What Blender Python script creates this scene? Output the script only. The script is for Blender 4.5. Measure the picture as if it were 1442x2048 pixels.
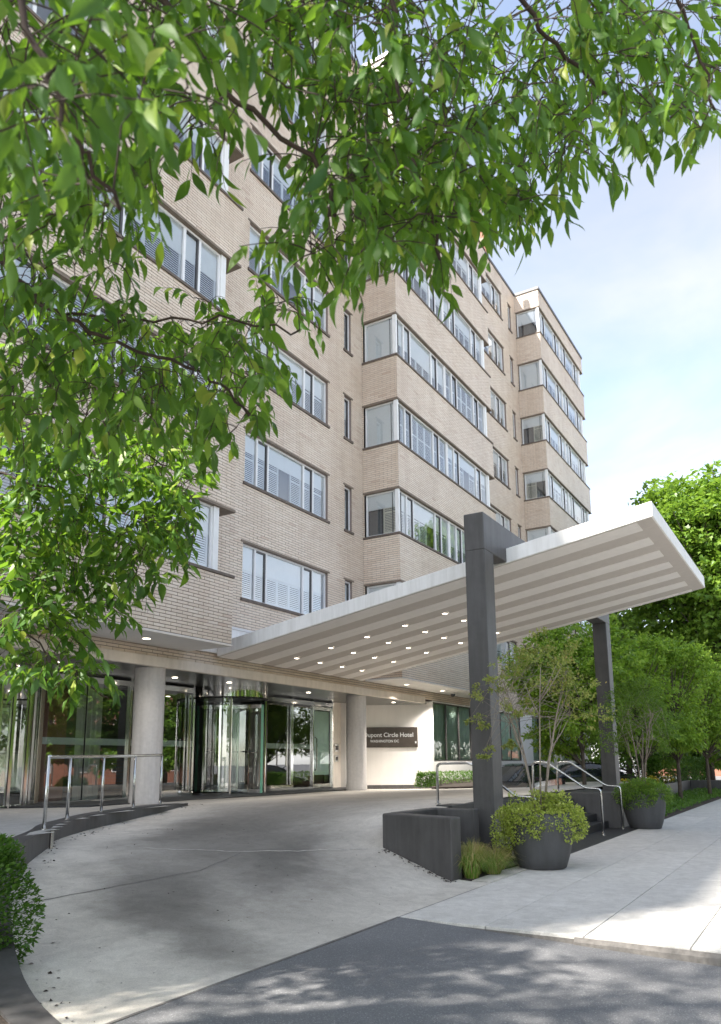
import bpy, math, random
import numpy as np
from mathutils import Vector, Matrix
random.seed(7); rng = np.random.default_rng(7)
scene = bpy.context.scene
for o in list(bpy.data.objects): bpy.data.objects.remove(o)
C = scene.collection
R_ = math.radians

# ------------------------------------------------------------------ camera
F_PX, CX, CY = 1535.6, 721.0, 1233.7          # focal length and principal point for a 1442 x 2048 frame
PITCH, YAW, ROLL, CAM_Z = 0.186889, 0.539485, 0.0073832, 1.6
fw = np.array([math.cos(YAW)*math.cos(PITCH), math.sin(YAW)*math.cos(PITCH), math.sin(PITCH)])
rt = np.array([math.sin(YAW), -math.cos(YAW), 0.0]); dn = np.cross(fw, rt)
c_, s_ = math.cos(ROLL), math.sin(ROLL)
CR, CD, CF = c_*rt + s_*dn, -s_*rt + c_*dn, fw
cam_d = bpy.data.cameras.new('camera'); cam = bpy.data.objects.new('camera', cam_d); C.objects.link(cam)
cam.matrix_world = Matrix(((CR[0], -CD[0], -CF[0], 0), (CR[1], -CD[1], -CF[1], 0), (CR[2], -CD[2], -CF[2], CAM_Z), (0, 0, 0, 1)))
cam_d.sensor_fit = 'HORIZONTAL'; cam_d.sensor_width = 36.0; cam_d.lens = 36.0*F_PX/1442.0
cam_d.shift_y = (CY-1024.0)/1442.0; cam_d.clip_start = 0.05; cam_d.clip_end = 3000
cam_d.dof.use_dof = True; cam_d.dof.focus_distance = 9.0; cam_d.dof.aperture_fstop = 5.6
scene.camera = cam

# ------------------------------------------------------------------ sky, sun, exposure
SUN = Vector((-0.575, 0.310, 0.757)).normalized()     # direction towards the sun
SUN_EL = math.asin(SUN.z); SUN_AZ = math.atan2(SUN.x, SUN.y)
world = bpy.data.worlds.new('World'); scene.world = world; world.use_nodes = True
wn, wl = world.node_tree.nodes, world.node_tree.links; wn.clear()
w_out = wn.new('ShaderNodeOutputWorld'); w_bg = wn.new('ShaderNodeBackground'); w_bg.inputs['Strength'].default_value = 0.121
w_sky = wn.new('ShaderNodeTexSky'); w_sky.sky_type = 'NISHITA'; w_sky.sun_disc = False
w_sky.sun_elevation = SUN_EL; w_sky.sun_rotation = SUN_AZ; w_sky.air_density = 1.0; w_sky.dust_density = 0.7; w_sky.ozone_density = 1.4
w_tc = wn.new('ShaderNodeTexCoord'); w_sep = wn.new('ShaderNodeSeparateXYZ'); wl.new(w_tc.outputs['Generated'], w_sep.inputs[0])
w_add = wn.new('ShaderNodeMath'); w_add.operation = 'ADD'; w_add.inputs[1].default_value = 0.22; wl.new(w_sep.outputs['Z'], w_add.inputs[0])
w_abs = wn.new('ShaderNodeMath'); w_abs.operation = 'MAXIMUM'; w_abs.inputs[1].default_value = 0.08; wl.new(w_add.outputs[0], w_abs.inputs[0])
w_dx = wn.new('ShaderNodeMath'); w_dx.operation = 'DIVIDE'; wl.new(w_sep.outputs['X'], w_dx.inputs[0]); wl.new(w_abs.outputs[0], w_dx.inputs[1])
w_dy = wn.new('ShaderNodeMath'); w_dy.operation = 'DIVIDE'; wl.new(w_sep.outputs['Y'], w_dy.inputs[0]); wl.new(w_abs.outputs[0], w_dy.inputs[1])
w_cmb = wn.new('ShaderNodeCombineXYZ'); wl.new(w_dx.outputs[0], w_cmb.inputs[0]); wl.new(w_dy.outputs[0], w_cmb.inputs[1])
w_ns = wn.new('ShaderNodeTexNoise'); w_ns.inputs['Scale'].default_value = 1.5; w_ns.inputs['Detail'].default_value = 6; w_ns.inputs['Roughness'].default_value = 0.55; w_ns.inputs['Distortion'].default_value = 0.35
wl.new(w_cmb.outputs[0], w_ns.inputs['Vector'])
w_rmp = wn.new('ShaderNodeValToRGB'); w_rmp.color_ramp.elements[0].position = 0.38; w_rmp.color_ramp.elements[1].position = 0.70
wl.new(w_ns.outputs['Fac'], w_rmp.inputs[0])
w_fac = wn.new('ShaderNodeMath'); w_fac.operation = 'MULTIPLY_ADD'; w_fac.inputs[1].default_value = 0.55; w_fac.inputs[2].default_value = 0.35; wl.new(w_rmp.outputs[0], w_fac.inputs[0])   # thin veil everywhere, thicker where clouds gather
w_bw = wn.new('ShaderNodeRGBToBW'); wl.new(w_sky.outputs[0], w_bw.inputs[0])
w_gain = wn.new('ShaderNodeMath'); w_gain.operation = 'MULTIPLY_ADD'; w_gain.inputs[1].default_value = 0.38; w_gain.inputs[2].default_value = 1.0; wl.new(w_rmp.outputs[0], w_gain.inputs[0])
w_cl = wn.new('ShaderNodeMath'); w_cl.operation = 'MULTIPLY'; wl.new(w_bw.outputs[0], w_cl.inputs[0]); wl.new(w_gain.outputs[0], w_cl.inputs[1])
w_mix = wn.new('ShaderNodeMixRGB')
wl.new(w_fac.outputs[0], w_mix.inputs[0]); wl.new(w_sky.outputs[0], w_mix.inputs[1]); wl.new(w_cl.outputs[0], w_mix.inputs[2])
wl.new(w_mix.outputs[0], w_bg.inputs['Color']); wl.new(w_bg.outputs[0], w_out.inputs[0])
sun_d = bpy.data.lights.new('sun', 'SUN'); sun_d.energy = 3.6; sun_d.angle = R_(1.4); sun_d.color = (1.0, 0.95, 0.87)
sun = bpy.data.objects.new('sun', sun_d); C.objects.link(sun); sun.rotation_euler = SUN.to_track_quat('Z', 'Y').to_euler(); sun.location = (0, 0, 40)
scene.view_settings.view_transform = 'Standard'; scene.view_settings.look = 'None'
scene.view_settings.exposure = 2.02; scene.view_settings.gamma = 1.0

# ------------------------------------------------------------------ helpers
ORG = {}                                               # world origin of every object that parents others
def px_point(px, py, depth):                           # a point 'depth' metres in front of the lens, used to set out the boughs
    d = CF + CR*(px-CX)/F_PX + CD*(py-CY)/F_PX
    return np.array([0, 0, CAM_Z]) + d*depth
def project(P):
    q = np.asarray(P, float) - np.array([0, 0, CAM_Z]); z = q@CF
    return CX+F_PX*(q@CR)/z, CY+F_PX*(q@CD)/z, z
def tag(o, label=None, cat=None, group=None, kind=None):
    if label: o['label'] = label
    if cat: o['category'] = cat
    if group: o['group'] = group
    if kind: o['kind'] = kind
    return o
def empty(name, loc, label=None, cat=None, group=None):
    o = bpy.data.objects.new(name, None); C.objects.link(o); o.location = loc; o.empty_display_size = 0.2
    ORG[o] = np.array(loc, float)
    return tag(o, label, cat, group)
def link(name, me, mat, parent=None, loc=None, rz=0.0, local=False):
    o = bpy.data.objects.new(name, me); C.objects.link(o)
    if mat is not None and len(me.materials) == 0: me.materials.append(mat)
    if parent is not None: o.parent = parent
    if loc is not None: o.location = loc
    o.rotation_euler[2] = rz
    return o
class MB:
    def __init__(s): s.v = []; s.f = []
    def add(s, vs, fs):
        b = len(s.v); s.v += [tuple(map(float, p)) for p in vs]; s.f += [tuple(b+i for i in f) for f in fs]; return s
    def box(s, x0, y0, z0, x1, y1, z1):
        return s.add([(x0,y0,z0),(x1,y0,z0),(x1,y1,z0),(x0,y1,z0),(x0,y0,z1),(x1,y0,z1),(x1,y1,z1),(x0,y1,z1)],
                     [(0,3,2,1),(4,5,6,7),(0,1,5,4),(1,2,6,5),(2,3,7,6),(3,0,4,7)])
    def hexa(s, b4, t4): return s.add(list(b4)+list(t4), [(0,3,2,1),(4,5,6,7),(0,1,5,4),(1,2,6,5),(2,3,7,6),(3,0,4,7)])
    def quad(s, a, b, c, d): return s.add([a, b, c, d], [(0, 1, 2, 3)])
    def prism(s, poly, z0, z1):
        n = len(poly); zz0 = z0 if hasattr(z0, '__len__') else [z0]*n; zz1 = z1 if hasattr(z1, '__len__') else [z1]*n
        vs = [(p[0], p[1], z) for p, z in zip(poly, zz0)] + [(p[0], p[1], z) for p, z in zip(poly, zz1)]
        return s.add(vs, [tuple(range(n))[::-1], tuple(range(n, 2*n))] + [(i, (i+1) % n, n+(i+1) % n, n+i) for i in range(n)])
    def tube(s, pts, r, n=8, cap=True):
        pts = [Vector(p) for p in pts]; rs = r if hasattr(r, '__len__') else [r]*len(pts); vs = []; m = len(pts)
        side = None
        for i, p in enumerate(pts):
            t = (pts[min(i+1, m-1)] - pts[max(i-1, 0)]).normalized()
            if side is None: side = t.orthogonal().normalized()
            side = (side - t*side.dot(t))
            side = side.normalized() if side.length > 1e-6 else t.orthogonal().normalized()
            b = t.cross(side)
            for k in range(n):
                a = 2*math.pi*k/n; vs.append(p + (side*math.cos(a) + b*math.sin(a))*rs[i])
        fs = [(i*n+k, i*n+(k+1) % n, (i+1)*n+(k+1) % n, (i+1)*n+k) for i in range(m-1) for k in range(n)]
        if cap: fs += [tuple(range(n))[::-1], tuple((m-1)*n+k for k in range(n))]
        return s.add(vs, fs)
    def lathe(s, prof, c, n=32, capb=True, capt=False):
        vs = [(c[0]+r*math.cos(2*math.pi*k/n), c[1]+r*math.sin(2*math.pi*k/n), c[2]+z) for r, z in prof for k in range(n)]; m = len(prof)
        fs = [(i*n+k, i*n+(k+1) % n, (i+1)*n+(k+1) % n, (i+1)*n+k) for i in range(m-1) for k in range(n)]
        if capb: fs.append(tuple(range(n))[::-1])
        if capt: fs.append(tuple((m-1)*n+k for k in range(n)))
        return s.add(vs, fs)
    def mesh(s, name, org=(0, 0, 0), smooth=False):
        me = bpy.data.meshes.new(name); o = np.array(org, float)
        me.from_pydata([tuple(np.array(p)-o) for p in s.v], [], s.f); me.update()
        if smooth: me.shade_smooth()
        return me
    def build(s, name, mat, parent=None, smooth=False, bevel=0.0, seg=2):
        org = ORG.get(parent, np.zeros(3)) if parent is not None else np.zeros(3)
        o = link(name, s.mesh(name, org, smooth), mat, parent)
        ORG[o] = org
        if bevel:
            m = o.modifiers.new('bevel', 'BEVEL'); m.width = bevel; m.segments = seg; m.limit_method = 'ANGLE'; m.angle_limit = R_(35)
        return o
def box_thing(name, mat, b, parent=None, bevel=0.0): return MB().box(*b).build(name, mat, parent, bevel=bevel)
def copy_tree(o, parent=None):
    c = o.copy(); C.objects.link(c); c.parent = parent
    for ch in list(o.children): copy_tree(ch, c)
    return c
def base_root(o, p=None):   # move a world-built mesh thing's origin to its base
    return o

# ------------------------------------------------------------------ materials
def mat_new(name):
    m = bpy.data.materials.new(name); m.use_nodes = True; return m, m.node_tree.nodes, m.node_tree.links, m.node_tree.nodes['Principled BSDF']
def N(nt, t, **kw):
    n = nt.new(t)
    for k, v in kw.items():
        if k in n.inputs: n.inputs[k].default_value = v
        else: setattr(n, k, v)
    return n
def ramp(nt, stops):
    r = nt.new('ShaderNodeValToRGB'); e = r.color_ramp.elements
    while len(e) < len(stops): e.new(0.5)
    for el, (p, c) in zip(e, stops): el.position = p; el.color = (*c, 1) if len(c) == 3 else c
    return r
def plain(name, col, rough=0.6, metal=0.0, var=0.08, scale=6.0, bump=0.0, bscale=60.0, spec=0.5, streak=0.0):
    m, nt, lk, b = mat_new(name); tc = N(nt, 'ShaderNodeTexCoord')
    ns = N(nt, 'ShaderNodeTexNoise', Scale=scale, Detail=5.0, Roughness=0.6); lk.new(tc.outputs['Object'], ns.inputs['Vector'])
    r = ramp(nt, [(0.25, tuple(x*(1-var) for x in col)), (0.75, tuple(min(1, x*(1+var)) for x in col))]); lk.new(ns.outputs['Fac'], r.inputs[0])
    col_out = r.outputs[0]
    if streak:                                           # rain streaks and grime that run down the face
        g = N(nt, 'ShaderNodeNewGeometry'); mp = N(nt, 'ShaderNodeMapping'); mp.inputs['Scale'].default_value = (5.0, 5.0, 0.45); lk.new(g.outputs['Position'], mp.inputs['Vector'])
        n3 = N(nt, 'ShaderNodeTexNoise', Scale=1.3, Detail=7.0, Roughness=0.7); lk.new(mp.outputs[0], n3.inputs['Vector'])
        r3 = ramp(nt, [(0.36, (1-streak, 1-streak*1.05, 1-streak*1.15)), (0.58, (1, 1, 1))]); lk.new(n3.outputs['Fac'], r3.inputs[0])
        m3 = N(nt, 'ShaderNodeMixRGB', blend_type='MULTIPLY'); m3.inputs[0].default_value = 1; lk.new(col_out, m3.inputs[1]); lk.new(r3.outputs[0], m3.inputs[2]); col_out = m3.outputs[0]
    lk.new(col_out, b.inputs['Base Color']); b.inputs['Roughness'].default_value = rough; b.inputs['Metallic'].default_value = metal
    b.inputs['Specular IOR Level'].default_value = spec
    if bump:
        n2 = N(nt, 'ShaderNodeTexNoise', Scale=bscale, Detail=4.0); lk.new(tc.outputs['Object'], n2.inputs['Vector'])
        bp = N(nt, 'ShaderNodeBump', Strength=bump, Distance=0.01); lk.new(n2.outputs['Fac'], bp.inputs['Height']); lk.new(bp.outputs[0], b.inputs['Normal'])
    return m
def brick_mat():
    m, nt, lk, b = mat_new('brick'); at = N(nt, 'ShaderNodeAttribute', attribute_name='rnd'); oi = N(nt, 'ShaderNodeObjectInfo')
    ad = N(nt, 'ShaderNodeMath', operation='ADD'); lk.new(at.outputs['Fac'], ad.inputs[0]); lk.new(oi.outputs['Random'], ad.inputs[1])
    fr = N(nt, 'ShaderNodeMath', operation='FRACT'); lk.new(ad.outputs[0], fr.inputs[0])
    r = ramp(nt, [(0.0, (0.72, 0.595, 0.475)), (0.25, (0.76, 0.635, 0.51)), (0.6, (0.78, 0.66, 0.535)), (0.95, (0.80, 0.69, 0.57)), (1.0, (0.66, 0.51, 0.395))])
    lk.new(fr.outputs[0], r.inputs[0])
    tc = N(nt, 'ShaderNodeTexCoord'); geo = N(nt, 'ShaderNodeNewGeometry'); ns = N(nt, 'ShaderNodeTexNoise', Scale=0.45, Detail=5.0, Roughness=0.6); lk.new(geo.outputs['Position'], ns.inputs['Vector'])
    r2 = ramp(nt, [(0.3, (0.86, 0.84, 0.83)), (0.7, (1, 1, 1))]); lk.new(ns.outputs['Fac'], r2.inputs[0])
    mx = N(nt, 'ShaderNodeMixRGB', blend_type='MULTIPLY'); mx.inputs[0].default_value = 1; lk.new(r.outputs[0], mx.inputs[1]); lk.new(r2.outputs[0], mx.inputs[2])
    mp = N(nt, 'ShaderNodeMapping'); mp.inputs['Scale'].default_value = (1.6, 1.6, 0.14); lk.new(geo.outputs['Position'], mp.inputs['Vector'])
    n3 = N(nt, 'ShaderNodeTexNoise', Scale=1.2, Detail=6.0, Roughness=0.7); lk.new(mp.outputs[0], n3.inputs['Vector'])
    r3 = ramp(nt, [(0.32, (0.91, 0.885, 0.86)), (0.56, (1, 1, 1))]); lk.new(n3.outputs['Fac'], r3.inputs[0])
    m3 = N(nt, 'ShaderNodeMixRGB', blend_type='MULTIPLY'); m3.inputs[0].default_value = 1; lk.new(mx.outputs[0], m3.inputs[1]); lk.new(r3.outputs[0], m3.inputs[2])
    lk.new(m3.outputs[0], b.inputs['Base Color']); b.inputs['Roughness'].default_value = 0.42
    return m
def concrete(name, lo, hi, scale=1.2, stain=None, rough=0.85):
    m, nt, lk, b = mat_new(name); g = N(nt, 'ShaderNodeNewGeometry')
    n1 = N(nt, 'ShaderNodeTexNoise', Scale=scale, Detail=8.0, Roughness=0.65); lk.new(g.outputs['Position'], n1.inputs['Vector'])
    r = ramp(nt, [(0.3, lo), (0.7, hi)]); lk.new(n1.outputs['Fac'], r.inputs[0])
    n2 = N(nt, 'ShaderNodeTexNoise', Scale=90.0, Detail=3.0, Roughness=0.7); lk.new(g.outputs['Position'], n2.inputs['Vector'])
    r2 = ramp(nt, [(0.3, (0.78,)*3), (0.68, (1.08,)*3)]); lk.new(n2.outputs['Fac'], r2.inputs[0])
    mx = N(nt, 'ShaderNodeMixRGB', blend_type='MULTIPLY'); mx.inputs[0].default_value = 1; lk.new(r.outputs[0], mx.inputs[1]); lk.new(r2.outputs[0], mx.inputs[2])
    oi = N(nt, 'ShaderNodeObjectInfo'); ro = ramp(nt, [(0.0, (0.90, 0.895, 0.885)), (1.0, (1.04, 1.03, 1.01))]); lk.new(oi.outputs['Random'], ro.inputs[0])
    mo = N(nt, 'ShaderNodeMixRGB', blend_type='MULTIPLY'); mo.inputs[0].default_value = 1; lk.new(mx.outputs[0], mo.inputs[1]); lk.new(ro.outputs[0], mo.inputs[2])
    n5 = N(nt, 'ShaderNodeTexNoise', Scale=5.5, Detail=8.0, Roughness=0.75, Distortion=0.6); lk.new(g.outputs['Position'], n5.inputs['Vector'])
    r5 = ramp(nt, [(0.38, (0.80, 0.79, 0.78)), (0.60, (1.03, 1.03, 1.02))]); lk.new(n5.outputs['Fac'], r5.inputs[0])
    m5 = N(nt, 'ShaderNodeMixRGB', blend_type='MULTIPLY'); m5.inputs[0].default_value = 0.75; lk.new(mo.outputs[0], m5.inputs[1]); lk.new(r5.outputs[0], m5.inputs[2])
    out = m5
    n4 = N(nt, 'ShaderNodeTexNoise', Scale=14.0, Detail=2.0, Roughness=0.5); lk.new(g.outputs['Position'], n4.inputs['Vector'])
    r4 = ramp(nt, [(0.66, (1, 1, 1)), (0.73, (0.72, 0.71, 0.70))]); lk.new(n4.outputs['Fac'], r4.inputs[0])
    mx4 = N(nt, 'ShaderNodeMixRGB', blend_type='MULTIPLY'); mx4.inputs[0].default_value = 0.6; lk.new(out.outputs[0], mx4.inputs[1]); lk.new(r4.outputs[0], mx4.inputs[2]); out = mx4
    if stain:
        for (cx, cy, ang, sx, sy, amt) in stain:      # oil and tyre stains: soft worn patches along the turning line of the cars, plus court darkening against lamplight
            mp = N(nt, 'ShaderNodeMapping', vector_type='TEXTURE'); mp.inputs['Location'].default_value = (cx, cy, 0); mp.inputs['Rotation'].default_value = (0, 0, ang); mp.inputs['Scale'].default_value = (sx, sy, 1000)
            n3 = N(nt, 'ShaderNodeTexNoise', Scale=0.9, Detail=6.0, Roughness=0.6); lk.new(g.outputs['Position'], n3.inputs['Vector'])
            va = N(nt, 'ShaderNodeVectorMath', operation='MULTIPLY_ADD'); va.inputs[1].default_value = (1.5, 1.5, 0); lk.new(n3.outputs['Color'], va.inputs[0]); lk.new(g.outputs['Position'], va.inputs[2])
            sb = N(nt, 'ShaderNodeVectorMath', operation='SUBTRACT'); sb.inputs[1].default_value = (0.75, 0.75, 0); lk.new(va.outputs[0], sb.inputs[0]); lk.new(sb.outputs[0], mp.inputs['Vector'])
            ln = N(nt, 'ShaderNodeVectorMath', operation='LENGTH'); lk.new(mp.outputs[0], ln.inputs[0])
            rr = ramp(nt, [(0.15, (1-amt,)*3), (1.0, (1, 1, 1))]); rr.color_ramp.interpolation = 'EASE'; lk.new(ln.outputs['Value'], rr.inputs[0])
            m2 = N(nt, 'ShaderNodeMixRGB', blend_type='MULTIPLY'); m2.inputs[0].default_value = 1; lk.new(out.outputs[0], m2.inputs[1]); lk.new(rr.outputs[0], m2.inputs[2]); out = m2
    lk.new(out.outputs[0], b.inputs['Base Color']); b.inputs['Roughness'].default_value = rough
    bp = N(nt, 'ShaderNodeBump', Strength=0.25, Distance=0.004); lk.new(n2.outputs['Fac'], bp.inputs['Height']); lk.new(bp.outputs[0], b.inputs['Normal'])
    return m
def asphalt_mat():
    m, nt, lk, b = mat_new('asphalt'); g = N(nt, 'ShaderNodeNewGeometry')
    n1 = N(nt, 'ShaderNodeTexNoise', Scale=0.7, Detail=6.0, Roughness=0.6); lk.new(g.outputs['Position'], n1.inputs['Vector'])
    r = ramp(nt, [(0.3, (0.145, 0.145, 0.15)), (0.7, (0.195, 0.195, 0.198))]); lk.new(n1.outputs['Fac'], r.inputs[0])
    v = N(nt, 'ShaderNodeTexVoronoi', Scale=130.0); lk.new(g.outputs['Position'], v.inputs['Vector'])
    wn_ = N(nt, 'ShaderNodeTexWhiteNoise'); lk.new(v.outputs['Position'], wn_.inputs['Vector'])
    r2 = ramp(nt, [(0.0, (0.8,)*3), (0.9, (1.06,)*3), (0.95, (1.45, 1.43, 1.4)), (1.0, (1.75, 1.72, 1.66))]); lk.new(wn_.outputs['Value'], r2.inputs[0])
    mx = N(nt, 'ShaderNodeMixRGB', blend_type='MULTIPLY'); mx.inputs[0].default_value = 1; lk.new(r.outputs[0], mx.inputs[1]); lk.new(r2.outputs[0], mx.inputs[2])
    lk.new(mx.outputs[0], b.inputs['Base Color']); b.inputs['Roughness'].default_value = 0.85
    bp = N(nt, 'ShaderNodeBump', Strength=0.5, Distance=0.006); lk.new(v.outputs['Distance'], bp.inputs['Height']); lk.new(bp.outputs[0], b.inputs['Normal'])
    return m
def glass_mat(name, tint=(0.93, 0.97, 0.96), ior=1.5, base=0.03, rough=0.0):
    m = bpy.data.materials.new(name); m.use_nodes = True; nt, lk = m.node_tree.nodes, m.node_tree.links; nt.clear()
    out = nt.new('ShaderNodeOutputMaterial'); tr = nt.new('ShaderNodeBsdfTransparent'); tr.inputs[0].default_value = (*tint, 1)
    gl = nt.new('ShaderNodeBsdfGlossy'); gl.inputs['Roughness'].default_value = rough
    fr = nt.new('ShaderNodeFresnel'); fr.inputs[0].default_value = ior
    ad = nt.new('ShaderNodeMath'); ad.operation = 'ADD'; ad.use_clamp = True; ad.inputs[1].default_value = base; lk.new(fr.outputs[0], ad.inputs[0])
    mx = nt.new('ShaderNodeMixShader'); lk.new(ad.outputs[0], mx.inputs[0]); lk.new(tr.outputs[0], mx.inputs[1]); lk.new(gl.outputs[0], mx.inputs[2]); lk.new(mx.outputs[0], out.inputs[0])
    return m
def leaf_mat(name, stops, trans=0.4, tcol=(0.30, 0.45, 0.05), rough=0.42, spec=0.4):
    m, nt, lk, b = mat_new(name); at = N(nt, 'ShaderNodeAttribute', attribute_name='rnd'); oi = N(nt, 'ShaderNodeObjectInfo')
    ad = N(nt, 'ShaderNodeMath', operation='ADD'); lk.new(at.outputs['Fac'], ad.inputs[0]); lk.new(oi.outputs['Random'], ad.inputs[1])
    fr = N(nt, 'ShaderNodeMath', operation='FRACT'); lk.new(ad.outputs[0], fr.inputs[0])
    r = ramp(nt, stops); lk.new(fr.outputs[0], r.inputs[0]); lk.new(r.outputs[0], b.inputs['Base Color'])
    b.inputs['Roughness'].default_value = rough; b.inputs['Specular IOR Level'].default_value = spec
    t = N(nt, 'ShaderNodeBsdfTranslucent')
    mc = N(nt, 'ShaderNodeMixRGB'); mc.inputs[0].default_value = 0.7; mc.inputs[2].default_value = (*tcol, 1); lk.new(r.outputs[0], mc.inputs[1]); lk.new(mc.outputs[0], t.inputs[0])
    mx = N(nt, 'ShaderNodeMixShader'); mx.inputs[0].default_value = trans; lk.new(b.outputs[0], mx.inputs[1]); lk.new(t.outputs[0], mx.inputs[2])
    lk.new(mx.outputs[0], nt['Material Output'].inputs[0]); return m
def emit(name, col, s):
    m, nt, lk, b = mat_new(name); b.inputs['Base Color'].default_value = (0.9, 0.9, 0.9, 1); b.inputs['Emission Color'].default_value = (*col, 1); b.inputs['Emission Strength'].default_value = s; return m
M = {}
M['brick'] = brick_mat()
M['mortar'] = plain('mortar', (0.255, 0.20, 0.17), 0.9)
M['sill'] = plain('dark_sill', (0.135, 0.105, 0.085), 0.7, var=0.3, scale=9)
M['lintel'] = plain('lintel', (0.20, 0.155, 0.115), 0.7, var=0.2)
M['frame'] = plain('aluminium_frame', (0.80, 0.79, 0.79), 0.45, 0.0, 0.05)
M['wframe'] = plain('painted_frame', (0.78, 0.77, 0.75), 0.45, 0.0, 0.05)
M['darkf'] = plain('bronze_frame', (0.085, 0.08, 0.078), 0.4, 0.2)
M['glass'] = glass_mat('window_glass', (0.93, 0.97, 1.0), 1.52, 0.16)
M['lobbyglass'] = glass_mat('lobby_glass', (0.80, 0.87, 0.83), 1.55, 0.22)
M['greenglass'] = glass_mat('green_glass', (0.86, 0.98, 0.92), 1.52, 0.10)
M['edge'] = plain('glass_edge', (0.18, 0.5, 0.33), 0.2)
M['blind'] = plain('roller_blind', (0.90, 0.90, 0.88), 0.8, var=0.03)
M['shutter'] = plain('shutter_white', (0.86, 0.87, 0.87), 0.5, var=0.03)
M['shutter2'] = plain('shutter_cream', (0.78, 0.75, 0.62), 0.55, var=0.05)
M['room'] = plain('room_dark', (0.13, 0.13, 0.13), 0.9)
M['curtain'] = plain('curtain', (0.88, 0.92, 0.89), 0.85, var=0.08, scale=2)
M['plaster'] = plain('white_plaster', (0.82, 0.79, 0.76), 0.75, var=0.045, scale=1.3, bump=0.08, bscale=40, streak=0.03)
M['soffit'] = plain('soffit_paint', (0.72, 0.70, 0.68), 0.8, var=0.03)
M['fascia'] = plain('fascia_cream', (0.76, 0.68, 0.60), 0.6, var=0.05, streak=0.1)
M['metalsoffit'] = plain('metal_soffit', (0.22, 0.22, 0.22), 0.28, 0.8, var=0.1, scale=2)
M['column'] = plain('column_stone', (0.60, 0.56, 0.53), 0.7, var=0.08, scale=14, bump=0.1, bscale=90, streak=0.12)
M['charcoal'] = plain('charcoal_paint', (0.088, 0.084, 0.083), 0.55, var=0.16, scale=3.5, bump=0.12, bscale=35, streak=0.22)
M['pot'] = plain('pot_charcoal', (0.085, 0.085, 0.088), 0.6, var=0.12, scale=4, bump=0.06, bscale=140, streak=0.2)
M['canopy'] = plain('canopy_white', (0.87, 0.85, 0.82), 0.6, var=0.04, scale=1.5, bump=0.1, bscale=20, streak=0.13)
M['stripeL'] = plain('soffit_light', (0.88, 0.835, 0.795), 0.75, var=0.04, bump=0.1, bscale=120)
M['stripeD'] = plain('soffit_taupe', (0.60, 0.545, 0.50), 0.75, var=0.05, bump=0.1, bscale=120)
M['steel'] = plain('brushed_steel', (0.62, 0.62, 0.60), 0.26, 1.0, var=0.05)
M['chrome'] = plain('polished_steel', (0.75, 0.75, 0.73), 0.10, 1.0, var=0.03)
M['brass'] = plain('warm_steel', (0.55, 0.50, 0.42), 0.22, 1.0, var=0.05)
M['black'] = plain('black_rubber', (0.02, 0.02, 0.02), 0.6)
M['signboard'] = plain('sign_bronze', (0.075, 0.06, 0.05), 0.35, 0.3, var=0.35, scale=3)
M['letters'] = plain('sign_letters', (0.72, 0.72, 0.72), 0.35, 0.3, var=0.02)
M['lamp'] = emit('lamp_warm', (1.0, 0.86, 0.68), 4.0)
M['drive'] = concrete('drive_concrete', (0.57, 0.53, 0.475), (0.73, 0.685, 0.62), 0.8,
    stain=[(9.3, 7.6, 0.68, 6.6, 2.4, 0.62), (6.3, 6.3, 1.0, 2.6, 0.95, 0.56), (9.4, 9.0, 0.5, 2.8, 0.9, 0.34), (8.6, 6.4, 0.5, 2.2, 0.55, 0.34), (5.4, 4.8, 1.5, 1.3, 0.75, 0.38), (16.5, 9.0, 0.05, 8.5, 3.4, 0.70), (16.0, 12.3, 0.02, 9.0, 1.0, 0.55)])  # court patch deepened to offset the light of the canopy lamps
M['walk'] = concrete('walk_concrete', (0.62, 0.595, 0.56), (0.72, 0.695, 0.66), 1.6)
M['platform'] = concrete('platform_concrete', (0.45, 0.43, 0.40), (0.60, 0.58, 0.55), 1.0)
M['joint'] = plain('joint', (0.18, 0.165, 0.15), 0.95, var=0.3, scale=20)
M['crack'] = plain('crack_filler', (0.50, 0.47, 0.42), 0.9, var=0.35, scale=12)
M['asphalt'] = asphalt_mat()
M['darkstone'] = plain('dark_stone', (0.032, 0.032, 0.034), 0.55, var=0.25, scale=8, bump=0.2, bscale=80)
M['mulch'] = plain('mulch', (0.045, 0.033, 0.025), 0.95, var=0.6, scale=40, bump=0.8, bscale=50)
M['bark'] = plain('bark', (0.10, 0.078, 0.06), 0.9, var=0.4, scale=12, bump=0.5, bscale=40)
M['twig'] = plain('twig_bark', (0.055, 0.035, 0.026), 0.85, var=0.3, scale=20)
M['palebark'] = plain('pale_bark', (0.30, 0.25, 0.20), 0.85, var=0.35, scale=20, bump=0.3, bscale=50)
M['nearleaf'] = leaf_mat('near_leaf', [(0.0, (0.036, 0.10, 0.022)), (0.4, (0.07, 0.165, 0.028)), (0.75, (0.12, 0.235, 0.034)), (0.92, (0.19, 0.31, 0.042)), (1.0, (0.36, 0.40, 0.07))], 0.45, (0.27, 0.47, 0.03), rough=0.46, spec=0.4)
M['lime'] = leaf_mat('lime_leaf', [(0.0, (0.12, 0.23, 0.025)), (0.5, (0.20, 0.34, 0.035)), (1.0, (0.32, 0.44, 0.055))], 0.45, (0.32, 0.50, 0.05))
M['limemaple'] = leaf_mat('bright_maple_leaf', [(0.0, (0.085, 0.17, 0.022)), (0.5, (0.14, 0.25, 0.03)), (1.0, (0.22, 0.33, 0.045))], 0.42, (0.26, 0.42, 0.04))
M['maple'] = leaf_mat('maple_leaf', [(0.0, (0.06, 0.14, 0.02)), (0.5, (0.10, 0.20, 0.027)), (1.0, (0.17, 0.27, 0.04))], 0.42, (0.28, 0.45, 0.05))
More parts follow.
